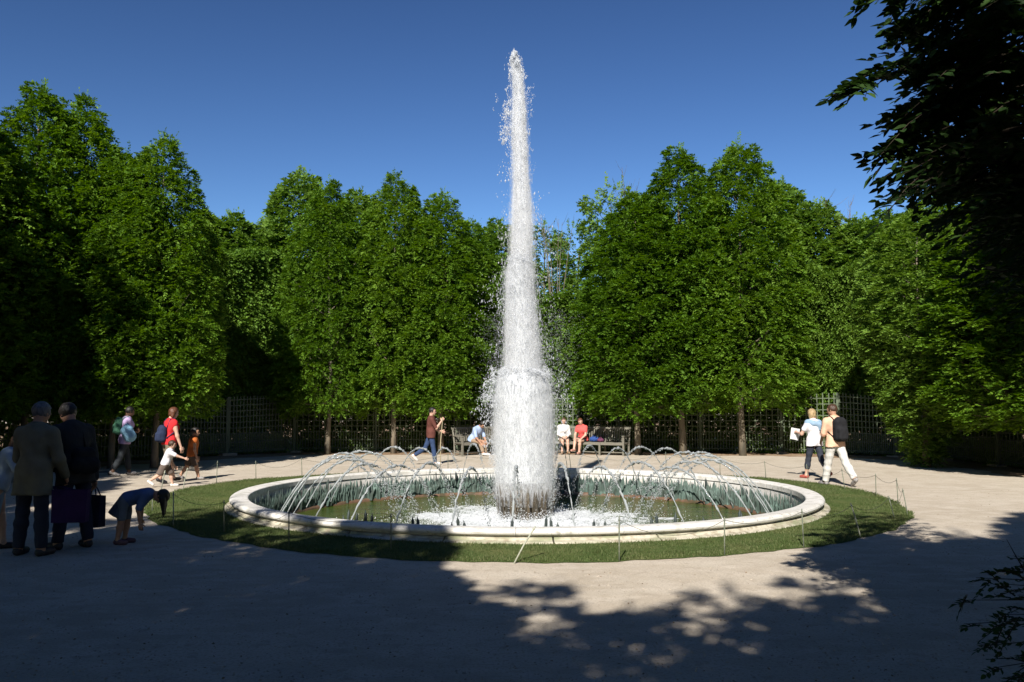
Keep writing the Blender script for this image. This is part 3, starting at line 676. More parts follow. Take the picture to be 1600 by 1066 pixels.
TET_V = np.array([(1, 0, -.35), (-.5, .87, -.35), (-.5, -.87, -.35), (0, 0, 1.0)]); TET_F = np.array([(0, 1, 3), (1, 2, 3), (2, 0, 3), (0, 2, 1)])
def tets(P, w, l, rg):                        # the finest drops: one small tetrahedron each
    n = len(P); D = nrm(rg.normal(0, .15, (n, 3)) + [0, 0, 1]) * rg.choice([-1, 1], n)[:, None]; a = nrm(np.cross(D, rg.normal(0, 1, (n, 3)))); b = np.cross(D, a); w = np.broadcast_to(w, n); l = np.broadcast_to(l, n)
    V = P[:, None] + a[:, None] * (TET_V[:, 0][None] * w[:, None])[..., None] + b[:, None] * (TET_V[:, 1][None] * w[:, None])[..., None] + D[:, None] * (TET_V[:, 2][None] * l[:, None])[..., None]
    return V.reshape(-1, 3), (np.arange(n)[:, None, None] * 4 + TET_F[None]).reshape(-1, 3)
def column(T, n, spread, w, l, zlo=None, zhi=None, skew=1.0, seed=0, surf=0.0, clump=0.0):
    rg = np.random.default_rng(seed); z, c, r = T; lo = z[0] if zlo is None else zlo; hi = z[-1] if zhi is None else zhi
    zz = lo + (hi - lo) * rg.uniform(0, 1, n) ** skew
    a = rg.uniform(0, 2 * math.pi, n); q = np.abs(rg.normal(0, spread, n)) if surf == 0 else rg.normal(surf, spread, n)
    if clump > 0:                              # gather into strands and clots
        m_ = max(n // 14, 4); ci = rg.integers(0, m_, n); k = rg.uniform(0, 1, n) < clump
        cz = lo + (hi - lo) * rg.uniform(0, 1, m_) ** skew; ca = rg.uniform(0, 6.283, m_); cq = np.abs(rg.normal(0, spread, m_)) if surf == 0 else rg.normal(surf, spread, m_)
        zz = np.where(k, cz[ci] + rg.normal(0, .05, n), zz); a = np.where(k, ca[ci] + rg.normal(0, .10, n), a); q = np.where(k, cq[ci] + rg.normal(0, .06, n), q)
    zz = np.clip(zz, lo, hi); R_ = np.interp(zz, z, r); q = np.clip(q, 0, 2.2)
    P = np.stack([np.interp(zz, z, c) + R_ * q * np.cos(a), CY + R_ * q * np.sin(a), zz], 1); sz = np.exp(rg.normal(0, .4, n))
    return tets(P, w * sz, l * sz * rg.uniform(.5, 1.6, n), rg)
def clumps(P, n, rad, w, l, rg, stretch=2.2):
    i = rg.integers(0, len(P), n); Q = P[i] + rg.normal(0, 1, (n, 3)) * rad * np.array([1, 1, stretch])
    sz = np.exp(rg.normal(0, .4, n)); return drops(Q, w * sz, l * sz, rg=rg)
rgp = np.random.default_rng(77)
def stuff(o): o['kind'] = 'stuff'; return o
drops_obj('lower_curtain', [column(T3, 8000, .05, .0036, .08, .0, 2.3, seed=4, surf=.93, clump=.2), column(T3, 12000, .12, .004, .013, -.1, 2.5, seed=5, surf=1.08, clump=.4)], M_DROP, plume)
def crest(T, frac, n, hh, seed):              # bright boiling crest on a tier
    rg = np.random.default_rng(seed); z1 = T[0][-1]; m_ = 90; a = rg.uniform(0, 6.283, m_); rr = np.interp(T[0][-1] - .14, T[0], T[2]) * rg.uniform(.2, frac, m_)
    P = np.stack([T[1][-1] + rr * np.cos(a), CY + rr * np.sin(a), z1 - .05 - .10 * (rr / rr.max()) ** 2 + rg.normal(0, hh, m_)], 1)
    return clumps(P, n, .035, .009, .010, rg, 1.0)
drops_obj('lower_crest', [crest(T3, 1.12, 7000, .045, 6)], M_DROP, plume)
drops_obj('middle_curtain', [column(T2, 8000, .10, .0036, .055, 2.1, None, seed=7, surf=.88, clump=.2), column(T2, 11000, .30, .0036, .018, 2.1, None, seed=8, surf=1.1, clump=.5)], M_DROP, plume)
drops_obj('middle_crest', [crest(T2, .95, 4000, .05, 9)], M_DROP, plume)
Z1 = T1[0][-1]
drops_obj('upper_spray', [column(T1, 30000, .32, .0036, .040, 3.9, Z1 - .02, .95, seed=10, clump=.5), column(T1, 13000, .56, .0036, .016, 4.0, Z1, .85, seed=11, clump=.6), column(T1, 8000, .2, .0042, .05, 4.4, Z1, .8, seed=12, clump=.3),
                          column(T1, 7000, .80, .0036, .020, 2.3, 5.4, 1, seed=13, clump=.5)], M_DROP, plume)
# loose clots of water thrown to the left of the tip and beside the crest
def wisps():
    out = []
    for (px, py, n, rad) in [(801,86,90,.02),(805,84,60,.02),(799,93,90,.03),(808,95,90,.03),(812,104,80,.04),(797,110,60,.03),(816,120,60,.04),(796,130,60,.04),(820,178,60,.05),(822,210,50,.06),(794,160,90,.04),(790,182,60,.04),(797,175,90,.05),(793,200,110,.06),(788,212,90,.05),(784,205,60,.04),(790,190,60,.05),(786,222,40,.03),(776,153,10,.03),(772,172,6,.02),(824,150,30,.05),(828,140,20,.03),(826,165,20,.04),(800,240,60,.08),(797,270,50,.1),(833,150,8,.02),
                             (772,605,200,.07),(766,612,160,.06),(760,618,120,.06),(764,630,120,.08),(758,645,70,.1),(765,655,60,.1),(752,640,40,.08),(772,590,100,.05),(785,450,110,.14),(775,480,60,.1),(765,470,20,.1),(842,350,30,.12),(845,400,60,.2),(850,460,90,.25),
                             (865,600,120,.1),(870,630,90,.12),(874,660,70,.14),(766,700,60,.06),(770,715,60,.06),(762,690,50,.05),(880,610,30,.12),(858,540,60,.14),(780,540,40,.1),(795,330,40,.1),(800,370,50,.1)]:
        c = GD(px, py, CY - rgp.uniform(0, .15)); P = c[None] + rgp.normal(0, 1, (6, 3)) * rad * np.array([1, 1, 1.6])
        out.append(clumps(P, n, rad * .5, .0075, .014, rgp, 1.8))
    return out
drops_obj('stray_drops', wisps(), M_DROP, plume)
# fine mist of tiny drops around the lower half
mz = rgp.uniform(.0, 3.5, 9000); ma = rgp.uniform(0, 6.283, 9000); mr = .55 + np.abs(rgp.normal(0, .16, 9000)) * (1 + .2 * mz)
drops_obj('mist', [tets(np.stack([CX + .05 + mr * np.cos(ma), CY + mr * np.sin(ma), mz], 1), .0038, .008, rgp)], M_DROP, plume)

# foam round the drum
def foam():
    rg = np.random.default_rng(12); nr, na = 110, 420
    rr = np.linspace(.35, 3.3, nr)[:, None]; an = np.linspace(0, 2 * math.pi, na, endpoint=False)[None]
    X = rr * np.cos(an); Y = rr * np.sin(an); f = 0
    for k in range(60):
        fr = 2.2 * 1.07 ** k; th = rg.uniform(0, 6.28); f = f + np.sin(fr * (X * math.cos(th) + Y * math.sin(th)) * 1.6 + rg.uniform(0, 6.28) + .8 * np.sin(fr * .6 * (Y * math.cos(th) - X * math.sin(th)))) / (1 + k * .045)
    f = f / f.std()
    edge = 2.35 + .28 * np.sin(an * 3 + 1) + .18 * np.sin(an * 7)
    env = np.clip((edge - rr) / .7, -1.5, 1)
    z = -.014 + .013 * env + .017 * f * np.clip(1.4 - rr / 3, .2, 1.5) + .09 * np.exp(-((rr - .62) / .22) ** 2) + .03 * np.exp(-((rr - 1.0) / .5) ** 2)
    V = np.stack([CX + X, CY + Y, -.42 + z], 2).reshape(-1, 3)
    i = np.arange(nr - 1)[:, None]; k = np.arange(na)[None]; a = i * na + k; b = i * na + (k + 1) % na
    F = np.stack([a, b, b + na, a + na], 2).reshape(-1, 4)
    keep = (z.reshape(-1)[F] > -.004).any(1); F = F[keep]
    o = link('foam', mesh_of('foam', V, F, True), M_FOAM)
    tag(o, 'churned white foam on the pool around the brown reed drum', 'foam', kind='stuff')
    n = 20000; a = rg.uniform(0, 6.283, n); r = np.abs(rg.normal(0, 1, n)) * .95 + .5; r = np.where(r > 3.6, rg.uniform(.6, 2.4, n), r)
    P = np.stack([CX + r * np.cos(a), CY + r * np.sin(a), -.415 + np.abs(rg.normal(0, .024, n)) * (1 + 3.0 * (r < .85))], 1)
    o = drops_obj('splash', [drops(P, rg.uniform(.004, .013, n), rg.uniform(.004, .012, n), rg=rg)], M_FOAM)
    tag(o, 'splashing white drops leaping over the foam', 'splash', kind='stuff')
foam()

# the 32 low arching jets
JET = []
for v in range(4):
    rg = np.random.default_rng(90 + v); mb = MB()
    Lx, zp, z0 = 2.25, .80 + rg.normal(0, .015), -.30; xp = 1.12 + rg.normal(0, .03); g = (zp - z0) / xp ** 2
    ts = np.linspace(0, 1, 64); xs = ts * Lx * 1.0; zs = zp - g * (xs - xp) ** 2; ok = zs > -.42; xs = xs[ok]; zs = zs[ok]
    br = 1.35
    pts = []; rad = []
    for x, z in zip(xs, zs):
        if x > br: break
        k = x / br; pts.append((rg.normal(0, .003 + .009 * k), x, z + rg.normal(0, .002 + .009 * k))); rad.append((.0095 + .0085 * k) * (1 + rg.normal(0, .26 + .3 * k)))
    mb.tube(pts, np.abs(rad), 7)
    parts = [(np.concatenate(mb.V), np.array([f for f in mb.F if len(f) == 4]))]
    # quads -> triangles so everything is one array
    q = parts[0][1]; parts = [(parts[0][0], np.concatenate([q[:, [0, 1, 2]], q[:, [0, 2, 3]]]))]
    n = 520; x = br - .75 + rg.uniform(0, 1, n) ** .8 * (xs[-1] - br + .75); cl = .5 + .5 * np.sin(x * 38 + 3 * np.sin(x * 9 + v)); keep = rg.uniform(0, 1, n) < .35 + .65 * cl; x = x[keep]; n = len(x)
    z = zp - g * (x - xp) ** 2; sp = .008 + .022 * np.clip(x - br, 0, 2)
    P = np.stack([rg.normal(0, 1, n) * sp, x + rg.normal(0, 1, n) * sp, z + rg.normal(0, 1, n) * sp], 1)
    D = np.stack([0 * x, 1 + 0 * x, -2 * g * (x - xp)], 1)
    parts.append(drops(P, rg.uniform(.003, .012, n), rg.uniform(.006, .022, n), D, rg))
    pair = []
    for nm, (a_, f_) in zip(('stream', 'drops'), parts): me = mesh_of(nm, a_, f_, True); me.materials.append(M_JET); pair.append(me)
    JET.append(pair)
for k in range(32):
    a = R(8.0) - k * 2 * math.pi / 32; p = ringpt(4.5, a)
    deg = math.degrees(a) % 360
    side = 'near the camera' if (deg < 40 or deg > 320) else 'at the right side' if deg < 140 else 'at the left side' if deg > 220 else 'at the far side behind the column'
    o = empty('water_jet', (p[0], p[1], 0), a); o.scale = (1, random.uniform(.95, 1.06), random.uniform(.97, 1.04)); pair = JET[(k * 5 + k // 3) % 4]
    link('stream', pair[0], None, o); link('drops', pair[1], None, o)['kind'] = 'stuff'
    # ordinal counted clockwise from the jet that ends right of the column
    tag(o, 'x', 'water jet', 'low jets arching inwards over the basin'); o['ang'] = deg
def clock_label():
    js = [o for o in bpy.data.objects if o.name.startswith('water_jet')]
    words = ['first', 'second', 'third', 'fourth', 'fifth', 'sixth', 'seventh', 'eighth', 'ninth', 'tenth', 'eleventh', 'twelfth']
    def lab(sel, txt):
        for w_, o in zip(words, sel): o['label'] = txt % w_
    near_r = sorted([o for o in js if 0 <= o['ang'] < 90], key=lambda o: o['ang']); near_l = sorted([o for o in js if o['ang'] >= 270], key=lambda o: -o['ang'])
    far_r = sorted([o for o in js if 90 <= o['ang'] < 180], key=lambda o: -o['ang']); far_l = sorted([o for o in js if 180 <= o['ang'] < 270], key=lambda o: o['ang'])
    lab(near_r, '%s arching jet right of the column, counted along the near rim'); lab(near_l, '%s arching jet left of the column, counted along the near rim')
    lab(far_r, '%s arching jet right of the column, counted along the far rim'); lab(far_l, '%s arching jet left of the column, counted along the far rim')
    for o in js: del o['ang']
clock_label()

# ------------------------------------------------------------ near boughs, upper right, and low shoots, lower right
def leaf6(Q):                                # rhombus -> folded pointed leaf (8 vertices, 6 faces)
    b, m1, tip, m2 = Q[:, 0], Q[:, 1], Q[:, 2], Q[:, 3]; ax = tip - b; w1 = (m1 - m2) / 2
    n = nrm(np.cross(ax, w1)) * np.linalg.norm(w1, axis=1, keepdims=True) * .35
    V = np.stack([b, b + ax * .22 + w1 * .8 + n * .8, b + ax * .55 + w1 * .95 + n, b + ax * .85 + w1 * .4 + n * .3, tip, b + ax * .85 - w1 * .4 + n * .3, b + ax * .55 - w1 * .95 + n, b + ax * .22 - w1 * .8 + n * .8], 1)
    F = np.array([(0, 1, 2, 3), (0, 3, 4, 4), (0, 4, 5, 5), (0, 5, 6, 7)])
    F = [(0, 1, 2, 3, 4), (0, 4, 5, 6, 7)]
    n_ = len(Q); FF = (np.arange(n_)[:, None, None] * 8 + np.array(F)[None]).reshape(-1, 5)
    return V.reshape(-1, 3), FF
LEAF1 = None
M_TWIG = mat('dark_twig', (.045, .036, .026), .9, .1)
def near_plant(root, twigs, sprays, ll, n_obj, rest_name='foliage', pick=None):
    global LEAF1
    mb = MB()
    for pts, r in twigs: mb.tube(pts, [r * (1 - .8 * k / (len(pts) - 1)) for k in range(len(pts))], 6)
    P = np.array([s[0] for s in sprays]); D = np.array([s[1] for s in sprays]); L = np.array([s[2] for s in sprays])
    for p, d, l in sprays: 
        d = np.array(d) / np.linalg.norm(d); mb.tube([p, np.array(p) + d * l * .5 - [0, 0, .06 * l], np.array(p) + d * l - [0, 0, .28 * l]], [.004, .003, .0012], 4, False)
    mb.build('twig', M_TWIG, root)
    Q = leaves(P, D, L, 11, ll, .3, rng, .52, .3)
    cen = Q.mean(1); sc_ = pick(cen) if pick is not None else cen[:, 0]; o = np.argsort(sc_)
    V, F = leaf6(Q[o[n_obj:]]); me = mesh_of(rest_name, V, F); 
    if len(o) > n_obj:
        k = link(rest_name, me, M_LEAF_SHADED, root); k['kind'] = 'stuff'
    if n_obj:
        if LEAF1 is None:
            q0 = np.array([[(0, 0, 0), (.26, .45, 0), (0, 1, 0), (-.26, .45, 0)]], float); v, f = leaf6(q0); LEAF1 = mesh_of('leaf', v, f); LEAF1.materials.append(M_LEAF_SHADED)
        for i in o[:n_obj]:
            b, m1, tip, m2 = Q[i]; ax = tip - b; L_ = np.linalg.norm(ax); y = ax / L_; x = nrm(m1 - m2); z = np.cross(x, y)
            lf = link('leaf', LEAF1, None, root)
            lf.matrix_world = Matrix(((x[0] * L_, y[0] * L_, z[0] * L_, b[0]), (x[1] * L_, y[1] * L_, z[1] * L_, b[1]), (x[2] * L_, y[2] * L_, z[2] * L_, b[2]), (0, 0, 0, 1)))
def boughs():
    rg = np.random.default_rng(15); root = tag(empty('overhanging_hornbeam', (0, 0, 0)), 'dark near hornbeam boughs hanging into the upper right corner of the photo', 'tree')
    tx, ty = 4.9, 2.0; mb = MB()
    mb.tube([(tx, ty, -.05), (tx + .03, ty, 1.2), (tx - .05, ty + .05, 3), (tx, ty, 4.5), (tx, ty, 5.6)], [.2, .16, .12, .07, .02], 12); mb.build('trunk', M_BARK, root, True)
    lines = [((1302, 150), 4.6, (1650, 95), 5.2), ((1364, 246), 4.8, (1660, 215), 5.3), ((1338, 8), 4.5, (1650, -60), 5.0), ((1375, 60), 5.0, (1680, 20), 5.2), ((1440, 120), 4.7, (1700, 120), 4.6), ((1400, 190), 5.1, (1680, 150), 4.8),
             ((1418, 285), 5.2, (1680, 270), 5.2), ((1392, 210), 4.9, (1650, 200), 5.0), ((1450, 20), 4.6, (1700, -40), 4.6), ((1470, 300), 5.0, (1700, 330), 4.6), ((1365, -30), 5.2, (1690, -120), 4.6), ((1520, 60), 4.4, (1720, 60), 4.2), ((1505, 230), 4.6, (1720, 240), 4.2), ((1540, 330), 5.0, (1720, 380), 4.8)]
    twigs = []; sprays = []
    for (t, Yt, r, Yr) in lines:
        a = GD(t[0] + 24, t[1] - 20, Yt); b = GD(*r, Yr); ln = np.linalg.norm(b - a); n = 9; pts = []
        for k in range(n + 1):
            u = k / n; p = b * (1 - u) + a * u; p[2] += .10 * math.sin(u * math.pi) - .04 * u * u; pts.append(p)
        end = np.array([tx, ty, b[2] - .3]); twigs.append(([end, (end + b) / 2 + [0, 0, .15]] + pts, .028))
        dirv = (a - b) / ln; side = np.cross(dirv, [0, 0, 1])
        for q in range(int(46 * ln)):
            u = rg.uniform(0, .97) ** .9; p = b * (1 - u) + a * u; p = p + [0, 0, .10 * math.sin(u * math.pi) - .04 * u * u]; sg = rg.choice([-1, 1])
            d = dirv * rg.uniform(.5, 1.0) + side * sg * rg.uniform(.2, .9) + np.array([0, 0, rg.normal(-.05, .25)])
            off = rg.normal(0, 1, 3) * .13 * (1 - u * .92); sprays.append((p + off, d, rg.uniform(.16, .34) * (1.15 - .45 * u)))
        sprays.append((a - dirv * .16, dirv, .2))
    # depth filling further in
    for q in range(900):
        px = rg.uniform(1455, 1720); py = rg.uniform(-140, 470)
        if py > 300 and px < 1440 + (py - 300) * .9 + rg.uniform(0, 60): continue
        if py > 340 and px < 1570: continue
        Y = rg.uniform(4.4, 6.4)
        if px < 1500 and (py < 60) and rg.uniform() < .6: continue
        p = GD(px, py, Y); sprays.append((p, np.array([-1, rg.normal(0, .6), rg.normal(-.1, .3)]), rg.uniform(.25, .45)))
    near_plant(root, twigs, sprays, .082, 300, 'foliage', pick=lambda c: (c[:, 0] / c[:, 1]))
boughs()
def shoots():
    rg = np.random.default_rng(16); x0, y0 = 3.55, 4.7
    root = tag(empty('hornbeam_shoots', (x0, y0, 0)), 'low leafy hornbeam shoots poking into the lower right corner', 'shrub'); O = np.array([x0, y0, 0])
    twigs = []; sprays = []
    tips = [((1497, 938), 4.6), ((1525, 903), 4.7), ((1556, 912), 4.9), ((1575, 888), 5.0), ((1510, 975), 4.5), ((1530, 1010), 4.5), ((1560, 960), 4.8), ((1545, 1045), 4.4), ((1590, 930), 4.6), ((1600, 1000), 4.4), ((1570, 1060), 4.3), ((1600, 880), 5.1), ((1640, 860), 5), ((1650, 960), 4.8)]
    for t, Y in tips:
        a = GD(*t, Y) - O; b = np.array([rg.uniform(-.15, .2), rg.uniform(-.1, .1), .02]); m_ = np.array([.05 + a[0] * .25, a[1] * .3, max(a[2] * .8, .1)])
        pts = [b, (b + m_) / 2 + [.03, 0, 0], m_, (m_ + a) / 2 + [0, 0, .06], a]; twigs.append((pts, .008)); d = a - m_; d /= np.linalg.norm(d)
        for q in range(8):
            u = rg.uniform(.0, .95); p = m_ * (1 - u) + a * u + [0, 0, .06 * 4 * u * (1 - u) * .9]; sg = rg.choice([-1, 1])
            sprays.append((p + rg.normal(0, .02, 3), d * .8 + np.array([0, sg * rg.uniform(.2, .8), rg.normal(0, .3)]), rg.uniform(.10, .2)))
        sprays.append((a - d * .08, d, .1))
    twigs.append(([np.array([.05, 0, 0]), GD(1603, 895, 4.8) - O, GD(1585, 865, 4.75) - O, GD(1573, 843, 4.7) - O], .006))
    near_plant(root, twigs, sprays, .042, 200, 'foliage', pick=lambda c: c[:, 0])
shoots()

# ------------------------------------------------------------ rope fence round the grass
RODS = [((271,768),(271,823),1), ((350,781),(350,834),0), ((451.5,797),(451.5,856),0), ((611,802),(611,862),0), ((837,822),(800,881),1), ((967.5,807),(967.5,878),0), ((1132,808),(1132,868),0), ((1252.7,795),(1256,857),0),
        ((1329,786),(1346,840),1), ((1388,775),(1399,813),0), ((1410,763),(1419,806),0), ((1400.6,747),(1403.5,788),0), ((1368,740),(1369,776),0), ((1315,732),(1320.5,766),0), ((1260,725),(1263.5,757),0), ((1194.5,720),(1197,748.5),0),
        ((1125,712),(1125,742),0), ((1040,706),(1041,739),0), ((888,702),(893,737),0), ((700,708),(700,738),0), ((559,714),(560,743),0), ((471,715),(472,746),0), ((399.5,720),(400,749),0), ((340,720),(338,756),0), ((293,731),(285,767),1), ((258,735),(249,779),1), ((238,775),(238,801),0)]
ROD_POS = ['nearest the girl bending down, dark against the grass', 'in shade beside the worn patch left of the basin', 'in shade before the left end of the basin', 'in shade before the basin, left of the leaning pale one', 'leaning far to the right in front of the basin', 'lit, straight, next right of the strongly leaning one',
           'lit, straight, before the right half of the basin', 'lit, before the right end of the basin', 'pale, leaning left on the grass at the right', 'short, leaning left at the right end of the grass', 'at the rightmost end of the grass, leaning left', 'upright, second from the right end of the grass', 'thick upright, right of the walking couple',
           "before the man's front foot", "left of the walking couple's feet", 'behind the right shoulder of the basin', 'behind the far right rim seen through the jets', 'behind the far rim under the second trunk', 'behind the far rim below the two seated women', "beside the walker's shadow behind the far rim", 'behind the far left rim seen through the jets',
           'behind the far left rim below the slanting trunk', 'on the far left edge of the grass, thin and straight', 'next to the dark shadow streaks of the children', 'pale and leaning, just right of the boy in orange', 'pale and leaning, in front of the boy in white', "short, by the bending girl's hair"]
tops = []
for i, (t, b, pale) in enumerate(RODS):
    B = G(*b); T = GD(t[0], t[1], B[1] + (.0 if abs(t[0] - b[0]) < 5 else .08)); d = T - B
    mb = MB(); r = .0095 if pale else .008
    mb.tube([(0, 0, -.04), d * .5, d * .97, d], [r, r, r * .95, r * .5], 8); mb.tube([d * .90, d * .93], [r * 1.5, r * 1.5], 8)
    o = mb.build('fence_rod', M_ROD_L if pale else M_ROD, None, True, loc=tuple(B)); tag(o, 'thin iron fence rod ' + ROD_POS[i] if len(ROD_POS[i].split()) <= 12 else 'fence rod ' + ROD_POS[i], 'fence post', 'rods of the low rope fence round the grass'); tops.append(B + d * .92)
def rope():
    mb = MB(); n = len(tops)
    for i in range(n):
        if i in (3, 4): continue
        a, b = tops[i], tops[(i + 1) % n]; L = np.linalg.norm(b - a); sag = .05 + .03 * L + (.08 if i % 4 == 1 else 0)
        pts = [a * (1 - u) + b * u - np.array([0, 0, sag * 4 * u * (1 - u)]) for u in np.linspace(0, 1, 11)]; mb.tube(pts, .0032, 5, False)
    o = mb.build('rope', M_CORD, None, True); tag(o, 'thin dark cord strung between the low iron rods round the grass', 'rope')
rope()

# ------------------------------------------------------------ benches
def bench(p0, p1, label):                    # p0 -> p1 = left and right front feet, back away from the camera
    a, b = G(*p0), G(*p1); L = np.linalg.norm(b - a); ang = math.atan2(b[1] - a[1], b[0] - a[0])
    t = tag(empty('garden_bench', tuple((a + b) / 2), ang), label, 'bench', 'slatted wooden benches against the trellis')
    h = L / 2
    for k in range(5):
        y = .03 + k * .095; mb = MB(); mb.box((-h, y, .425), (h, y + .07, .45)); mb.build('seat_slat', M_BENCH, t)
    mb = MB(); mb.box((-h, .02, .36), (h, .05, .425)); mb.box((-h, .46, .36), (h, .49, .425)); mb.build('seat_rail', M_BENCH, t)
    n = int(L / .085); sl = MB(); sl.box((-.022, -.01, 0), (.022, .01, .44)); me = sl.mesh('back_slat'); me.materials.append(M_BENCH)
    for k in range(n): link('back_slat', me, None, t, (-h + (k + .5) * L / n, .53, .48), (-.2, 0, 0))
    mb = MB(); mb.box((-h - .02, -.025, -.035), (h + .02, .025, .045)); mb.build('top_rail', M_BENCH, t, loc=(0, .53 + .095, .93), rot=(-.2, 0, 0))
    nl = max(2, int(round(L / 1.0))) + 1
    for k in range(nl):
        x = -h + .03 + k * (L - .06) / (nl - 1)
        mb = MB(); mb.box((x - .03, 0, 0), (x + .03, .06, .66 if k in (0, nl - 1) else .43)); mb.build('leg', M_BENCH, t)
        mb = MB(); mb.tube([(x, .50, 0), (x, .52, .45), (x, .63, .96)], .035, 4); mb.build('leg', M_BENCH, t)
        mb = MB(); mb.box((x - .022, .06, .08), (x + .022, .5, .12)); mb.build('stretcher', M_BENCH, t)
        if k in (0, nl - 1): mb = MB(); mb.box((x - .04, -.03, .66), (x + .04, .57, .69)); mb.build('armrest', M_BENCH, t)
    mb = MB(); mb.box((-h + .03, .24, .085), (h - .03, .285, .118)); mb.build('stretcher', M_BENCH, t)
    return t
BENCH_R = bench((864, 709.5), (975, 713), 'long slatted wooden bench with two seated women right of the column')
BENCH_L = bench((722, 713), (800, 709.5), 'slatted wooden bench left of the column with the seated person in pale blue')

# ------------------------------------------------------------ people (implicit bodies: smooth union of tapered limbs, one continuous skin)
def sd_cone(P, a, b, ra, rb):
    a = np.asarray(a, float); b = np.asarray(b, float); ab = b - a; t = np.clip(((P - a) @ ab) / (ab @ ab + 1e-9), 0, 1)
    return np.linalg.norm(P - a - t[..., None] * ab, axis=-1) - (ra + (rb - ra) * t)
def sd_ell(P, c, r, Rm=None):
    q = P - np.asarray(c)
    if Rm is not None: q = q @ Rm
    r = np.asarray(r, float); k0 = np.linalg.norm(q / r, axis=-1); k1 = np.linalg.norm(q / (r * r), axis=-1) + 1e-9
    return k0 * (k0 - 1) / k1
def sd_box(P, c, hx, rad, Rm):
    q = np.abs((P - np.asarray(c)) @ Rm) - (np.asarray(hx) - rad); return np.linalg.norm(np.maximum(q, 0), axis=-1) + np.minimum(q.max(-1), 0) - rad
def smin(a, b, k):
    h = np.clip(.5 + .5 * (b - a) / k, 0, 1); return b * (1 - h) + a * h - k * h * (1 - h)
def field(P, prims, k=.03):
    d = None
    for pr in prims:
        if pr[0] == 'c': v = sd_cone(P, *pr[1:5])
        elif pr[0] == 'b': v = sd_box(P, *pr[1:5])
        elif pr[0] == 'e': v = sd_ell(P, *pr[1:4]) if len(pr) > 3 else sd_ell(P, *pr[1:])
        d = v if d is None else smin(d, v, k)
    return d
def surface(fn, lo, hi, h):
    lo = np.array(lo) - 2 * h; hi = np.array(hi) + 2 * h; n = np.ceil((hi - lo) / h).astype(int) + 1
    ax = [lo[i] + np.arange(n[i]) * h for i in range(3)]
    X = np.stack(np.meshgrid(*ax, indexing='ij'), -1); f = fn(X.reshape(-1, 3)).reshape(n); f = np.where(f == 0, 1e-6, f); s = f < 0
    c = [s[i:n[0] - 1 + i, j:n[1] - 1 + j, k:n[2] - 1 + k] for i in (0, 1) for j in (0, 1) for k in (0, 1)]
    cnt = sum(x.astype(int) for x in c); act = (cnt > 0) & (cnt < 8); I = np.argwhere(act)
    if len(I) == 0: return np.zeros((0, 3)), np.zeros((0, 4), int)
    idx = -np.ones(act.shape, int); idx[act] = np.arange(len(I))
    acc = np.zeros((len(I), 3)); m = np.zeros(len(I))
    offs = [np.array(o) for o in ((0,0,0),(0,0,1),(0,1,0),(0,1,1),(1,0,0),(1,0,1),(1,1,0),(1,1,1))]
    fv = [f[tuple((I + o).T)] for o in offs]
    for a in range(8):
        for b in range(a + 1, 8):
            if np.abs(offs[a] - offs[b]).sum() != 1: continue
            cr = (fv[a] < 0) != (fv[b] < 0); t = np.where(cr, fv[a] / (fv[a] - fv[b] + 1e-12), 0)
            p = offs[a] + t[:, None] * (offs[b] - offs[a]); acc += p * cr[:, None]; m += cr
    V = lo + (I + acc / m[:, None]) * h; Fs = []
    for d in range(3):
        e = [(1, 2), (2, 0), (0, 1)][d]; sl = [slice(0, n[q] - 1) for q in range(3)]
        A = s[tuple(sl)]; s2 = list(sl); s2[d] = slice(1, n[d]); B = s[tuple(s2)]
        E_ = np.argwhere(A != B); E_ = E_[(E_[:, e[0]] > 0) & (E_[:, e[1]] > 0)]
        if len(E_) == 0: continue
        u = np.zeros(3, int); u[e[0]] = 1; w_ = np.zeros(3, int); w_[e[1]] = 1
        q = np.stack([idx[tuple(E_.T)], idx[tuple((E_ - u).T)], idx[tuple((E_ - u - w_).T)], idx[tuple((E_ - w_).T)]], 1)
        inv = ~A[tuple(E_.T)]; q[~inv] = q[~inv][:, ::-1]; q = q[(q >= 0).all(1)]
        Fs.append(q[:, ::-1])
    return V, np.concatenate(Fs)

def fabric(name, col, rough=.85): return mat(name, col, rough, .15, noise=(9, tuple(c * .78 for c in col), .35, .7), bump=[((14, 14, 7), .5, .03), (160, .15, .002)])
def skin(name, col): return mat(name, col, .55, .3, noise=(25, tuple(c * .88 for c in col), .4, .7))
M_SKIN = skin('fair_skin', (.55, .34, .25)); M_SKIN_T = skin('tan_skin', (.40, .22, .14)); M_SKIN_D = skin('brown_skin', (.14, .075, .045))
def hair_mat(name, col): return mat(name, col, .5, .4, noise=((60, 60, 8), tuple(c * .5 for c in col), .35, .65), bump=((80, 80, 10), .7, .01))
H_BLACK = hair_mat('black_hair', (.015, .012, .010)); H_BROWN = hair_mat('brown_hair', (.07, .035, .018)); H_AUB = hair_mat('auburn_hair', (.13, .045, .02)); H_BLOND = hair_mat('blond_hair', (.42, .30, .15)); H_GREY = hair_mat('grey_hair', (.16, .155, .15))
M_SHOE_W = mat('white_shoe', (.62, .60, .57), .6); M_SHOE_D = mat('dark_shoe', (.025, .025, .03), .5); M_SHOE_G = mat('grey_shoe', (.30, .29, .28), .6, noise=(30, (.16, .14, .13), .4, .6)); M_EYE = mat('eye', (.02, .015, .012), .15, .5); M_LIP = mat('lips', (.35, .12, .10), .5)

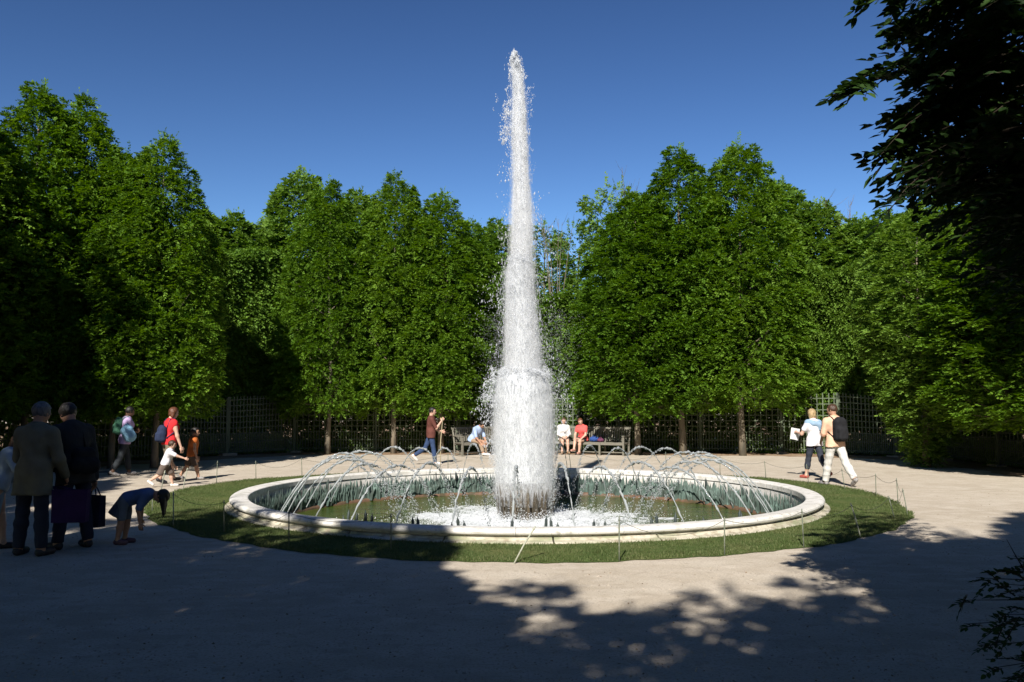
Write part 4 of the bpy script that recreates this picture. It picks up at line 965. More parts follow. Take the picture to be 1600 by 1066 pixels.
def person(loc, face, h, label, pose, wear, res=.02, sk=M_SKIN, hair=H_BROWN, hstyle='short', female=False, seat=None, child=False, group=None):
    """local frame: +Y = facing, +X = right side. pose angles in degrees. face = world angle of facing measured from +Y towards +X"""
    g = lambda k, d=0.0: pose.get(k, d)
    R3 = lambda ax, deg: np.array(Matrix.Rotation(R(deg), 3, ax))
    hs = h * (1.0 if not child else 1.0); hd = h * (.068 if not child else .082)        # head half height
    lean = g('lean'); bend = g('twist'); side = g('side')
    T = R3('X', -lean) @ R3('Y', side)
    pel = np.array([0, 0, 0.]); leg = h * (.50 if not child else .46)
    hipw = h * (.052 if not female else .056); shw = h * (.112 if not female else .100)
    up = lambda v: pel + T @ np.array(v, float)
    tl = h * (.30 if not child else .29)
    chest = up((0, .01 * h, tl * .72)); neck = up((0, 0, tl * 1.03)); wa = up((0, 0.0, tl * .30))
    Tn = T @ R3('X', -g('nod')) @ R3('Y', g('tilt')); Th = Tn @ R3('Z', -g('turn'))
    hc = neck + Tn @ np.array([0, .012 * h, hd * 1.15 + .012 * h])
    J = {}
    sk_pr = []; up_pr = []; 
    for s, n in ((-1, 'l'), (1, 'r')):
        hip = pel + R3('Y', side * .3) @ np.array([s * hipw, 0, -.01 * h]); a = g('thigh_' + n); k = g('knee_' + n); ab = g('spread_' + n, 2) * s
        d1 = R3('Y', -ab) @ R3('X', a) @ np.array([0, 0, -1.]); kn = hip + d1 * leg * .49
        d2 = R3('Y', -ab) @ R3('X', a - k) @ np.array([0, 0, -1.]); an = kn + d2 * leg * .45
        fp = g('foot_' + n, 0); fd = R3('Z', -s * g('toe_out', 8)) @ R3('X', fp) @ np.array([0, 1., 0]); fdn = R3('X', fp) @ np.array([0, 0, -1.])
        heel = an + fdn * leg * .045 - fd * .012 * h; toe = an + fdn * leg * .058 + fd * .095 * h
        J['hip' + n], J['kn' + n], J['an' + n], J['heel' + n], J['toe' + n] = hip, kn, an, heel, toe
        sh = up((s * shw, 0, tl * .875)); A = g('arm_' + n); O = g('out_' + n, 8); E_ = g('elb_' + n, 12); I_ = g('in_' + n, 0)
        Ra = T @ R3('Y', -s * O) @ R3('X', A); e1 = Ra @ np.array([0, 0, -1.]); el = sh + e1 * h * .175
        Rf = Ra @ R3('Z', s * I_) @ R3('X', E_); e2 = Rf @ np.array([0, 0, -1.]); wr = el + e2 * h * .15
        J['sh' + n], J['el' + n], J['wr' + n] = sh, el, wr; J['Rf' + n] = Rf
    m = .0175 * h / .0175 / 1.0
    q = h
    limb = 1.0 if not child else 1.12
    r_th, r_kn, r_an = .047 * q * limb, .031 * q * limb, .021 * q * limb
    if female: r_th *= 1.05
    for n in 'lr':
        up_pr += [('c', J['hip' + n], J['kn' + n], r_th, r_kn)]
        calf = J['kn' + n] * .68 + J['an' + n] * .32
        up_pr += [('c', J['kn' + n], calf, r_kn, r_kn * 1.06), ('c', calf, J['an' + n], r_kn * 1.04, r_an), ('c', J['an' + n], J['heel' + n], r_an, r_an * 1.0), ('c', J['heel' + n], J['toe' + n], r_an * 1.0, r_an * .72)]
        up_pr += [('c', J['sh' + n], J['el' + n], .030 * q * limb, .023 * q * limb), ('c', J['el' + n], J['wr' + n], .023 * q * limb, .0155 * q * limb)]
    torso = [('c', up((-hipw * .6, 0, .01 * q)), up((hipw * .6, 0, .01 * q)), .058 * q, .058 * q), ('c', up((0, 0, .02 * q)), wa, .066 * q, .058 * q if female else .064 * q),
             ('c', up((-shw * .38, 0.004 * q, tl * .68)), up((shw * .38, .004 * q, tl * .68)), .064 * q, .064 * q), ('c', wa, chest, .06 * q, .064 * q), ('c', up((-shw * .82, 0, tl * .875)), up((0, 0, tl * .93)), .034 * q, .040 * q), ('c', up((shw * .82, 0, tl * .875)), up((0, 0, tl * .93)), .034 * q, .040 * q)]
    if female and not child: torso += [('e', up((-.04 * q, .05 * q, tl * .68)), (.034 * q,) * 3), ('e', up((.04 * q, .05 * q, tl * .68)), (.034 * q,) * 3)]
    neckp = [('c', neck - Tn @ np.array([0, 0, .02 * q]), hc - Tn @ np.array([0, .02 * q, hd * .4]), .030 * q, .028 * q)]
    # resting height
    if seat is None:
        zmin = min(min(J['heel' + n][2] - r_an, J['toe' + n][2] - r_an * .72) for n in 'lr') - .008; z0 = -zmin
    else: z0 = seat + .055 * q
    root = empty('person', (loc[0], loc[1], z0), -R(face)); tag(root, label, 'person', group)
    H_ = hd
    def he(v): return hc + Th @ (np.array(v) * H_)
    def headfn(P):
        d = sd_ell(P, hc + Th @ np.array([0, -.05 * H_, .18 * H_]), (.70 * H_, .86 * H_, .82 * H_), Th)
        d = smin(d, sd_ell(P, he((0, .12, -.32)), (.56 * H_, .62 * H_, .66 * H_), Th), .25 * H_)
        d = smin(d, sd_cone(P, he((0, .74, .12)), he((0, .90, -.20)), .07 * H_, .12 * H_), .12 * H_)         # nose
        d = smin(d, sd_ell(P, he((0, .58, -.72)), (.2 * H_, .18 * H_, .14 * H_), Th), .15 * H_)             # chin
        d = smin(d, sd_ell(P, he((0, .70, -.45)), (.2 * H_, .08 * H_, .07 * H_), Th), .06 * H_)
        for s in (-1, 1):
            d = smin(d, sd_ell(P, he((s * .70, -.08, -.05)), (.07 * H_, .15 * H_, .24 * H_), Th), .05 * H_)    # ears
            e = sd_ell(P, he((s * .27, .82, .08)), (.13 * H_,) * 3, Th); d = np.maximum(d, -smin(e, e, .01))
        return d
    allp = up_pr + torso + neckp
    pts = np.array([p for pr in allp if pr[0] == 'c' for p in (pr[1], pr[2])]); rr = .09 * q
    V, F = surface(lambda P: smin(smin(field(P, torso, .04 * q), field(P, up_pr, .02 * q), .03 * q), field(P, neckp, .02 * q), .03 * q), pts.min(0) - rr, pts.max(0) + rr, res * .9)
    parts = [(V, F)]
    hr = H_ * 1.15; parts.append(surface(lambda P: smin(headfn(P), field(P, neckp, .01), .02 * q), hc - hr, hc + hr, min(res * .55, .011)))
    for s, n in ((-1, 'l'), (1, 'r')):                   # hands: palm, four unequal bent fingers and a thumb leaving the side of the palm
        Rf = J['Rf' + n]; w_ = J['wr' + n]; hl = .105 * q; cu = g('grip_' + n, 35)
        def hp(v): return w_ + Rf @ (np.array(v, float) * hl)
        pr = [('c', hp((0, 0, .05)), hp((0, 0, -.10)), .0155 * q, .015 * q), ('c', hp((0, -.13, -.25)), hp((0, -.14, -.45)), .012 * q, .010 * q), ('c', hp((0, .13, -.22)), hp((0, .14, -.45)), .012 * q, .010 * q), ('c', hp((0, 0, -.1)), hp((0, 0, -.45)), .014 * q, .011 * q)]
        for f in range(4):
            y = .19 - f * .125; L1 = (.26, .29, .27, .21)[f]; b0 = np.array([0, y, -.46]); c1 = R(cu * .6); c2 = R(cu * 1.5)
            p1 = b0 + np.array([-s * math.sin(c1), 0, -math.cos(c1)]) * L1; p2 = p1 + np.array([-s * math.sin(c2), 0, -math.cos(c2)]) * L1 * .8
            pr += [('c', hp(b0), hp(p1), .0056 * q, .0050 * q), ('c', hp(p1), hp(p2), .0050 * q, .0042 * q)]
        t0 = np.array([0, .22, -.18]); t1 = t0 + np.array([-s * .08, .14, -.16]); t2 = t1 + np.array([-s * .08, .03, -.16]); pr += [('c', hp(t0), hp(t1), .0068 * q, .006 * q), ('c', hp(t1), hp(t2), .006 * q, .0048 * q)]
        c_ = hp((0, 0, -.45)); parts.append(surface(lambda P: field(P, pr, .004 * q), c_ - .085 * q, c_ + .085 * q, max(.006, min(res * .4, .009))))
    VV = []; FF = []; o_ = 0
    for v, f in parts: VV.append(v); FF.append(f + o_); o_ += len(v)
    link('body', mesh_of('body', np.concatenate(VV), np.concatenate(FF), True), sk, root)
    mb = MB()
    for s in (-1, 1):
        e = link('eye', MBALL, None, root, tuple(he((s * .27, .74, .08))), (0, 0, 0), (H_ * .10,) * 3)
        if not e.data.materials: e.data.materials.append(M_EYE)
    lp = MB(); lp.tube([he((-.2, .72, -.44)), he((0, .79, -.42)), he((.2, .72, -.44))], [H_ * .02, H_ * .05, H_ * .02], 6); lp.build('mouth', M_LIP, root, True)
    def garment(name, fn, mt, lo, hi, r_=None, parent=root):
        v, f = surface(fn, lo, hi, r_ or res); return link(name, mesh_of(name, v, f, True), mt, parent) if len(v) else None
    allmin, allmax = pts.min(0) - .12 * q, pts.max(0) + .12 * q
    zloc = lambda P: (P - pel) @ T[:, 2]                    # height along the spine
    ax_leg = lambda P: None
    # ---- upper garment
    if 'top' in wear:
        mt, sleeve, hem, puff = wear['top']          # sleeve 0..2 (1 = elbow), hem = distance below the pelvis (fraction of h), puff = extra thickness
        ap = []
        for n in 'lr':
            if sleeve > 0:
                e_ = J['sh' + n] + (J['el' + n] - J['sh' + n]) * min(sleeve, 1); ap.append(('c', J['sh' + n], e_, .031 * q * limb + puff, (.031 - .006 * min(sleeve, 1)) * q * limb + puff))
            if sleeve > 1: ap.append(('c', J['el' + n], J['el' + n] + (J['wr' + n] - J['el' + n]) * min(sleeve - 1, 1), .025 * q * limb + puff, .019 * q * limb + puff))
        def fn(P):
            d = field(P, torso, .05 * q) - puff
            if hem > 0:
                b_ = up((0, 0, -hem * q)); lw = .02 * q
                for s in (-1, 1): d = smin(d, sd_cone(P, up((s * hipw * .8, 0, .03 * q)), up((s * hipw * 1.05, 0, -hem * q - .03)), .060 * q + puff, .066 * q + puff), .03 * q)
                d = np.maximum(d, -hem * q - zloc(P))
            else: d = np.maximum(d, -hem * q - zloc(P))
            if ap: d = smin(d, field(P, ap, .02 * q), .025 * q)
            return d + .003 * np.sin(P[:, 2] * 38 + 6 * P[:, 0]) * np.sin(P[:, 0] * 30 + P[:, 1] * 22)
        garment('shirt' if wear.get('top_name') is None else wear['top_name'], fn, mt, allmin, allmax)
        if wear.get('collar'):
            garment('collar', lambda P: np.maximum(np.abs(sd_cone(P, neck - Tn @ np.array([0, 0, .03 * q]), neck + Tn @ np.array([0, 0, .015 * q]), .045 * q, .040 * q)) - .008, np.abs((P - neck) @ Tn[:, 2]) - .022 * q), wear['collar'], neck - .1 * q, neck + .1 * q, res * .6)
    if 'legs' in wear:
        mt, length, puff = wear['legs']              # length 0..1 hip to ankle
        lp_ = []
        for n in 'lr':
            k = length / .52
            if k <= 1: lp_.append(('c', J['hip' + n], J['hip' + n] + (J['kn' + n] - J['hip' + n]) * k, r_th + puff, r_th * (1 - .3 * k) + puff * 1.6))
            else:
                u = min((length - .52) / .48, 1); cf = J['kn' + n] * .68 + J['an' + n] * .32; en = J['kn' + n] + (J['an' + n] - J['kn' + n]) * u
                lp_ += [('c', J['hip' + n], J['kn' + n], r_th + puff, r_kn + puff)] + ([('c', J['kn' + n], cf, r_kn + puff, r_kn * 1.1 + puff), ('c', cf, en, r_kn * 1.1 + puff, r_kn * (1.1 - .25 * u) + puff)] if u > .35 else [('c', J['kn' + n], en, r_kn + puff, r_kn * 1.1 + puff)])
        cut = []
        if length >= .53:
            for n in 'lr': cut.append(n)
        def fn(P):
            d = smin(field(P, lp_, .012 * q), field(P, torso[:1], .02) - puff * .8, .03 * q); d = np.maximum(d, zloc(P) - .07 * q)
            for n in 'lr':
                a_, b_ = (J['kn' + n], J['an' + n]) if length > .52 else (J['hip' + n], J['kn' + n]); u_ = (length - .52) / .48 if length > .52 else length / .52
                e_ = a_ + (b_ - a_) * min(u_, 1.02); dv = (b_ - a_) / np.linalg.norm(b_ - a_); near = np.linalg.norm(P - e_, axis=1) < .11 * q
                d = np.where(near, np.maximum(d, (P - e_) @ dv), d)
            return d + .003 * np.sin(P[:, 2] * 45 + 9 * P[:, 0]) 
        garment(wear.get('legs_name', 'trousers'), fn, mt, allmin, allmax)
    if 'skirt' in wear:
        mt, length, flare = wear['skirt']; D_ = T if seat is None and abs(lean) < 20 else R3('X', -lean * g('skirt_follow', .35)); top_ = pel + D_ @ np.array([0, 0, .06 * q]); bot = pel + D_ @ np.array([0, 0, -length * q])
        def fn(P):
            v = (bot - top_); L_ = np.linalg.norm(v); v = v / L_; t = (P - top_) @ v; rad = np.linalg.norm((P - top_ - t[:, None] * v) * np.array([.9, 1.15, 1]), axis=1)
            an_ = np.arctan2(P[:, 0], P[:, 1]); w_ = .062 * q + (flare * q) * np.clip(t / L_, 0, 1) * (1 + .12 * np.sin(an_ * 7)); return np.maximum(np.maximum(rad - w_, -t), t - L_)
        garment('skirt', fn, mt, allmin, allmax)
    if 'shoes' in wear:
        for n in 'lr':
            pr = [('c', J['an' + n] * .5 + J['heel' + n] * .5, J['heel' + n], r_an * 1.2, r_an * 1.25), ('c', J['heel' + n], J['toe' + n], r_an * 1.22, r_an * .95), ('c', J['toe' + n] * .45 + J['heel' + n] * .55, J['toe' + n], r_an * 1.3, r_an * 1.0)]
            c_ = (J['heel' + n] + J['toe' + n]) / 2
            garment('shoe', lambda P, pr=pr: field(P, pr, .015), wear['shoes'], c_ - .12 * q, c_ + .12 * q, res * .7)
    # ---- hair
    def hairfn(P):
        L_ = (P - hc) @ Th / H_                       # head space
        cap = sd_ell(P, hc + Th @ np.array([0, -.12 * H_, .24 * H_]), (.82 * H_, .95 * H_, .92 * H_), Th) / 1.0
        face_ = np.maximum(L_[:, 1] - (.42 + .18 * np.clip(L_[:, 2] - .2, 0, 1)), L_[:, 2] - .62)     # <0 behind the face line
        cut_ = np.maximum(cap, np.where(L_[:, 2] > .58, -1, (L_[:, 1] - .30) * H_))
        cut_ = np.maximum(cut_, (-.55 - L_[:, 2]) * H_ if hstyle == 'short' else -1e3 + 0 * L_[:, 0])
        d = cut_
        if hstyle == 'long':
            b0 = hc + Th @ np.array([0, -.45 * H_, 0]); b1 = b0 + T @ np.array([0, -.02, -2.3 * H_]) if abs(lean) < 30 else b0 + np.array([0, .5 * H_, -2.0 * H_])
            d = smin(d, sd_cone(P, b0, b1, .62 * H_, .40 * H_), .15 * H_)
        if hstyle == 'bob':
            for s in (-1, 1): d = smin(d, sd_cone(P, hc + Th @ np.array([s * .5 * H_, -.25 * H_, .1 * H_]), hc + Th @ np.array([s * .52 * H_, -.22 * H_, -.75 * H_]), .42 * H_, .36 * H_), .12 * H_)
            d = smin(d, sd_ell(P, hc + Th @ np.array([0, -.45 * H_, -.3 * H_]), (.66 * H_, .5 * H_, .62 * H_), Th), .1 * H_)
        if hstyle == 'hang':                          # hair falling forward past the face of a bent head
            b0 = hc + Th @ np.array([0, 0, .2 * H_]); 
            for dx, l in ((-.55, 1.5), (-.35, 2.2), (0, 1.7), (.35, 2.4), (.55, 1.6), (.1, 2.1)):
                s0 = hc + Th @ np.array([dx * H_, .3 * H_, .45 * H_]); d = smin(d, sd_cone(P, s0, s0 + np.array([0, .12 * H_, -l * H_]), .45 * H_, .09 * H_), .1 * H_)
        return d + .03 * H_ * np.sin(P[:, 0] * 90) * np.sin(P[:, 1] * 70 + P[:, 2] * 50)
    if hstyle: garment('hair', hairfn, hair, hc - H_ * 3.2, hc + H_ * 1.6, min(res * .6, .014))
    root['_'] = 0; del root['_']
    J['pel'] = pel; J['T'] = T; J['neck'] = neck; J['hc'] = hc; J['H'] = H_; J['Th'] = Th; J['up'] = up; J['tl'] = tl
    Mw = Matrix.Translation(Vector((loc[0], loc[1], z0))) @ Matrix.Rotation(-R(face), 4, 'Z')
    J['W'] = lambda v: np.array(Mw @ Vector(tuple(float(c) for c in v)))
    J['z0'] = z0; J['root'] = root; J['face'] = face
    return J
def uv_ball():
    mb = MB(); n, m_ = 10, 6; V = [(0, 0, 1)]; F = []
    for j in range(1, m_):
        for i in range(n): V.append((math.sin(math.pi * j / m_) * math.cos(2 * math.pi * i / n), math.sin(math.pi * j / m_) * math.sin(2 * math.pi * i / n), math.cos(math.pi * j / m_)))
    V.append((0, 0, -1)); 
    for i in range(n):
        F.append((0, 1 + i, 1 + (i + 1) % n)); F.append((len(V) - 1, 1 + (m_ - 2) * n + (i + 1) % n, 1 + (m_ - 2) * n + i))
        for j in range(m_ - 2): a = 1 + j * n + i; b = 1 + j * n + (i + 1) % n; F.append((a, a + n, b + n, b))
    return mesh_of('ball', V, F, True)
MBALL = uv_ball(); MBALL.name = 'eye'

def bagobj(name, J, prims, mt, label, cat, strap=None, smt=None, k=.03, res=.018, cutfn=None):
    """a bag built in the wearer's frame but left as a thing of its own"""
    pts = np.array([p for pr in prims for p in ((pr[1], pr[2]) if pr[0] == 'c' else (pr[1],))]); r_ = max([max(pr[3:5]) if pr[0] == 'c' else max(pr[2]) for pr in prims]) * 1.3
    v, f = surface(lambda P: field(P, prims, k) + .004 * np.sin(P[:, 0] * 45) * np.sin(P[:, 2] * 38), pts.min(0) - r_, pts.max(0) + r_, res)
    o = empty(name, tuple(J['root'].location), J['root'].rotation_euler.z); tag(o, label, cat)
    link('bag_body', mesh_of('bag_body', v, f, True), mt, o)
    if strap:
        for pts_ in strap: mb = MB(); mb.tube(pts_, .012, 6); mb.build('strap', smt or mt, o, True)
    return o
def backpack(J, mt, label, w=.13, hgt=.40, dep=.09, smt=None, off=0.0, h=1.75, drop=0.0):
    up = J['up']; tl = J['tl']; y = -.062 * h - dep * .8 + off
    top = tl * .98 - drop; Tm = J['T']; cz = top - hgt / 2
    pr = [('b', up((0, y, cz)), (w, dep, hgt / 2), min(w, dep) * .85, Tm), ('b', up((0, y - dep * .9, cz - hgt * .16)), (w * .78, dep * .5, hgt * .27), dep * .45, Tm), ('b', up((0, y - .005, top - .02)), (w * .6, dep * .6, .05), .045, Tm)]
    st = []
    for s in (-1, 1):
        x = s * .055 * h * 1.1
        st.append([up((x * .8, y + dep * .6, top - .05)), up((x, -.045 * h, tl * 1.02)), up((x * 1.05, .0, tl * 1.06 + .012)), up((x * 1.2, .058 * h, tl * .90)), up((x * 1.35, .065 * h, tl * .70)), up((x * 1.6, .02 * h, tl * .5)), up((x * 1.2, y + dep * .5, top - hgt + .1))])
    return bagobj('backpack', J, pr, mt, label, 'backpack', st, smt or mt)

F_ = fabric
# 1. old man in the grey jacket, back to the camera
J1 = person(G(47, 868), 6, 1.76, 'old man with grey hair and long olive jacket standing with his back turned', dict(lean=3, arm_l=18, elb_l=55, in_l=20, arm_r=10, elb_r=40, in_r=25, out_l=14, out_r=12, thigh_l=1, thigh_r=-1, knee_l=2, knee_r=2, spread_l=4, spread_r=4, turn=6, nod=14),
       dict(top=(F_('olive_jacket', (.17, .16, .11)), 2, .14, .020), top_name='jacket', collar=F_('olive_collar', (.15, .14, .10)), legs=(F_('dark_jeans', (.03, .035, .055)), 1.0, .016), shoes=M_SHOE_D), res=.016, sk=M_SKIN_T, hair=H_GREY)
# 2. his companion in a dark coat, leaning over to him
J2 = person(G(112, 857), -58, 1.78, 'dark haired person in a dark coat bending towards the old man', dict(lean=11, arm_l=8, elb_l=20, arm_r=2, elb_r=8, thigh_l=3, thigh_r=-4, knee_r=3, spread_l=4, spread_r=4, nod=18, out_l=9, out_r=7),
       dict(top=(F_('charcoal_coat', (.035, .035, .035)), 2, .10, .024), top_name='coat', legs=(F_('navy_trousers', (.022, .025, .045)), 1.0, .018), shoes=M_SHOE_D), res=.016, sk=M_SKIN_T, hair=H_BLACK)
def tote(c, w, h, d, rz, mt, label, hand, drop=.16):
    t = tag(empty('shopping_bag', tuple(c), rz), label, 'bag'); mb = MB(); V = []
    for k, f in enumerate((0, .5, 1)):
        ww = w / 2 * (1 + .07 * f); dd = d / 2 * (1 - .25 * f)
        V += [(-ww, -dd, h * f), (-ww * .3, -dd * (1.2 - .5 * f), h * f), (ww * .4, -dd * (1.15 - .4 * f), h * f), (ww, -dd, h * f), (ww, dd, h * f), (0, dd * 1.1, h * f), (-ww, dd, h * f)]
    F = [tuple(range(7))[::-1]]
    for k in range(2):
        for i in range(7): a = k * 7 + i; b = k * 7 + (i + 1) % 7; F.append((a, b, b + 7, a + 7))
    mb.add(V, F); o = mb.build('bag_body', mt, t)
    Mi = Matrix.Translation(Vector(tuple(c))) @ Matrix.Rotation(rz, 4, 'Z'); hl = np.array(Mi.inverted() @ Vector(tuple(float(q) for q in hand)))
    for s in (-1, 1):
        mb = MB(); mb.tube([(-w * .3, s * d * .35, h - .03), (-w * .15 + hl[0] * .5, hl[1] * .6 + s * .02, (h + hl[2]) / 2), (hl[0], hl[1], hl[2]), (w * .15 + hl[0] * .5, hl[1] * .6 + s * .02, (h + hl[2]) / 2), (w * .3, s * d * .35, h - .03)], .008, 6); mb.build('handle', mt, t, True)
    return t
hn = J2['W'](J2['wrl'] + (J2['wrl'] - J2['ell']) * .32)
pb = GD(112, 820, 9.45); hn = np.array(hn)
tote((pb[0] - .02, 9.45, pb[2] + .03), .36, .36, .12, R(6), F_('purple_bag', (.035, .014, .065)), 'dark purple shopping bag held by the person in the dark coat', hn)
hn2 = J2['W'](J2['wrr'] + (J2['wrr'] - J2['elr']) * .32)
tote((hn2[0] - .02, hn2[1] + .02, hn2[2] - .52), .30, .38, .11, R(-20), F_('navy_bag', (.02, .02, .045)), 'dark blue shopping bag behind the purple one', hn2)
up = J2['up']; tl = J2['tl']
bagobj('shoulder_bag', J2, [('c', up((.10, -.17, .02)), up((-.08, -.20, .02)), .11, .10), ('c', up((.08, -.17, .16)), up((-.06, -.19, .16)), .085, .08)], F_('black_bag', (.015, .015, .017)), 'black shoulder bag on the back of the person in the dark coat', 'shoulder bag',
       [[up((.06, -.16, .2)), up((.05, -.13, tl * .8)), up((-.02, -.06, tl * 1.08)), up((-.12, .10, tl * .8)), up((-.1, .13, tl * .4)), up((-.1, -.05, .1))]])
# 3. person cut off by the left edge
person(G(-8, 860), 65, 1.42, 'young person in pale top and light blue skirt cut off by the left edge', dict(lean=14, side=-14, arm_l=20, elb_l=70, arm_r=35, elb_r=60, out_r=30, thigh_l=6, thigh_r=-8, knee_r=6, nod=20),
       dict(top=(F_('pale_blue_top', (.38, .47, .53)), 2, .04, .014), skirt=(F_('pale_denim', (.22, .32, .42)), .22, .035), shoes=M_SHOE_D), res=.018, hair=H_BROWN, hstyle='long', female=True)
# 4. little girl bending over
person(G(193, 850), 84, 1.10, 'little dark haired girl in a blue dress bending far forward on the gravel', dict(lean=76, nod=28, arm_l=40, elb_l=35, arm_r=55, elb_r=30, out_l=10, out_r=6, thigh_l=2, thigh_r=-3, knee_l=8, knee_r=6, skirt_follow=.3),
       dict(top=(F_('denim_blue', (.10, .155, .30)), .9, .0, .012), skirt=(F_('grey_skirt', (.07, .085, .11)), .19, .055), legs=(F_('pale_leggings', (.16, .19, .22)), .5, .006), legs_name='leggings', shoes=mat('plum_shoe', (.11, .06, .08), .6)), res=.013, sk=M_SKIN_T, hair=H_BLACK, hstyle='hang', female=True, child=True)
# 5. woman with green backpack and pale blue bag
J5 = person(G(193, 744), 55, 1.70, 'woman in a pale lilac top and dark trousers walking in the shade', dict(lean=4, arm_l=12, elb_l=100, in_l=45, arm_r=12, elb_r=95, in_r=45, thigh_l=12, thigh_r=-14, knee_r=12, knee_l=4, foot_r=-20, nod=12),
       dict(top=(F_('lilac_top', (.42, .32, .52)), .8, .07, .014), legs=(F_('dark_slacks', (.03, .035, .04)), .95, .016), shoes=M_SHOE_G), res=.02, sk=M_SKIN_D, hair=H_BLACK, female=True)
backpack(J5, F_('green_pack', (.05, .14, .085)), 'green backpack on the back of the woman in lilac', h=1.7, w=.12)
up = J5['up']; tl = J5['tl']
bagobj('shoulder_bag', J5, [('c', up((.22, -.03, .20)), up((.24, .06, .08)), .13, .15), ('c', up((.2, -.02, .32)), up((.21, .03, .25)), .07, .1)], F_('sky_blue_bag', (.20, .38, .52)), 'pale blue cloth bag hanging at the side of the woman in lilac', 'bag',
       [[up((.20, .0, .40)), up((.17, -.02, tl * .9)), up((.12, 0, tl * 1.06)), up((.16, .07, tl * .85)), up((.21, .05, .38))]])
def toy():
    c = G(160, 743); t = tag(empty('wheeled_toy', tuple(c), R(6)), 'small dark wheeled toy on the gravel behind the woman in lilac', 'toy'); mb = MB(); mb.box((-.2, -.05, .07), (.2, .05, .095)); mb.tube([(.18, 0, .09), (.24, 0, .32)], .012, 6); mb.tube([(.24, -.08, .32), (.24, .08, .32)], .012, 6); mb.build('deck', M_SHOE_D, t)
    for x in (-.18, .18):
        mb = MB(); mb.tube([(x, -.018, .055), (x, .018, .055)], .055, 14); mb.tube([(x, -.024, .055), (x, .024, .055)], .02, 8); mb.build('wheel', M_SHOE_D, t)
toy()
# 6. woman in red
J6 = person(G(262, 755), 40, 1.68, 'auburn haired woman in a sleeveless red top walking behind two boys', dict(lean=4, arm_l=10, elb_l=20, arm_r=12, elb_r=8, out_r=10, thigh_l=14, thigh_r=-12, knee_r=14, foot_r=-20, turn=12, nod=10),
       dict(top=(F_('red_top', (.62, .03, .035)), .12, .03, .010), legs=(F_('khaki_shorts', (.17, .14, .10)), .45, .02), legs_name='shorts', shoes=M_SHOE_D), res=.018, hair=H_AUB, hstyle='bob', female=True)
backpack(J6, F_('navy_pack', (.025, .035, .075)), 'dark blue backpack hanging low on the woman in red', w=.11, hgt=.36, h=1.68, drop=.14, off=-.01)
# 7. boys
person(G(257, 761), 75, 1.04, 'small boy in a white t shirt reaching forward mid stride', dict(lean=18, arm_r=82, elb_r=6, arm_l=20, elb_l=30, thigh_l=28, thigh_r=-26, knee_l=18, knee_r=30, foot_r=-35, nod=-8),
       dict(top=(F_('white_tee', (.72, .70, .74)), .75, .03, .014), legs=(F_('brown_check_shorts', (.13, .10, .085)), .52, .022), legs_name='shorts', shoes=M_SHOE_W), res=.013, hair=H_BROWN, child=True)
person(G(299, 750), 60, 1.24, 'boy in an orange vest over a white shirt looking back to the right', dict(lean=5, arm_r=4, elb_r=16, arm_l=10, elb_l=20, thigh_l=-18, thigh_r=18, knee_l=16, knee_r=6, foot_l=-25, turn=22),
       dict(top=(F_('orange_vest', (.42, .12, .03)), .05, .05, .020), top_name='vest', legs=(F_('dark_check_shorts', (.08, .06, .05)), .5, .022), legs_name='shorts', shoes=M_SHOE_G), res=.014, sk=M_SKIN_T, hair=H_BLACK, child=True)
# 8. walker in brown
J8 = person(G(673, 726), 80, 1.68, 'dark haired walker in a brown top and jeans holding a pole', dict(lean=1, arm_r=28, elb_r=118, in_r=6, arm_l=14, elb_l=60, thigh_l=-22, thigh_r=10, knee_l=34, knee_r=3, foot_l=-45, nod=4, turn=10),
       dict(top=(F_('brown_top', (.12, .045, .035)), .9, .06, .012), legs=(F_('blue_jeans', (.035, .06, .13)), 1.0, .012), shoes=M_SHOE_W), res=.019, hair=H_BLACK, hstyle='short')
w8 = J8['W'](J8['wrr'] + (J8['wrr'] - J8['elr']) * .3)
mb = MB(); mb.tube([(0, 0, 0), (.0, .01, w8[2] * .5), (w8[0] - G(688, 729)[0], w8[1] - G(688, 729)[1], w8[2] + .03)], .011, 8); o = mb.build('walking_pole', mat('pale_wood', (.38, .32, .2), .7), None, True, loc=tuple(G(688, 729))); tag(o, 'thin pale pole held upright by the walker in brown', 'pole')
# 9. seated people
def on_bench(B, x, y=.22): return np.array(B.matrix_world @ Vector((x, y, 0)))
bpy.context.view_layer.update()
def bench_x(B, px):                         # x along the bench for a photo column
    best = None
    for x in np.linspace(-1.6, 1.6, 81):
        p = B.matrix_world @ Vector((x, .15, .45)); q = 800 + F_PX * p.x / (p.y * CP + (p.z - CAM_H) * SP)
        if best is None or abs(q - px) < best[0]: best = (abs(q - px), x)
    return best[1]
p = on_bench(BENCH_R, bench_x(BENCH_R, 880)); sitp = dict(thigh_l=84, thigh_r=84, knee_l=82, knee_r=88, lean=2, arm_l=22, elb_l=60, in_l=35, arm_r=22, elb_r=60, in_r=35, nod=12)
J9 = person(p, 176, 1.62, 'seated woman in a white cardigan and grey scarf nearest the water column', sitp, dict(top=(F_('white_cardigan', (.70, .68, .66)), 1.9, .03, .014), skirt=(F_('pale_skirt', (.40, .36, .34)), .02, .02), legs=(F_('beige_shorts', (.32, .24, .18)), .34, .014), legs_name='shorts', shoes=mat('tan_sandal', (.30, .18, .10), .6)), res=.019, hair=H_BROWN, hstyle='bob', female=True, seat=.45)
p = on_bench(BENCH_R, bench_x(BENCH_R, 909)); s2 = dict(sitp); s2.update(thigh_r=92, thigh_l=84, spread_l=-6, spread_r=-8, knee_r=62, knee_l=86, turn=-30, lean=12, arm_l=32, arm_r=35, elb_l=42, elb_r=42)
up = J9['up']; tl = J9['tl']
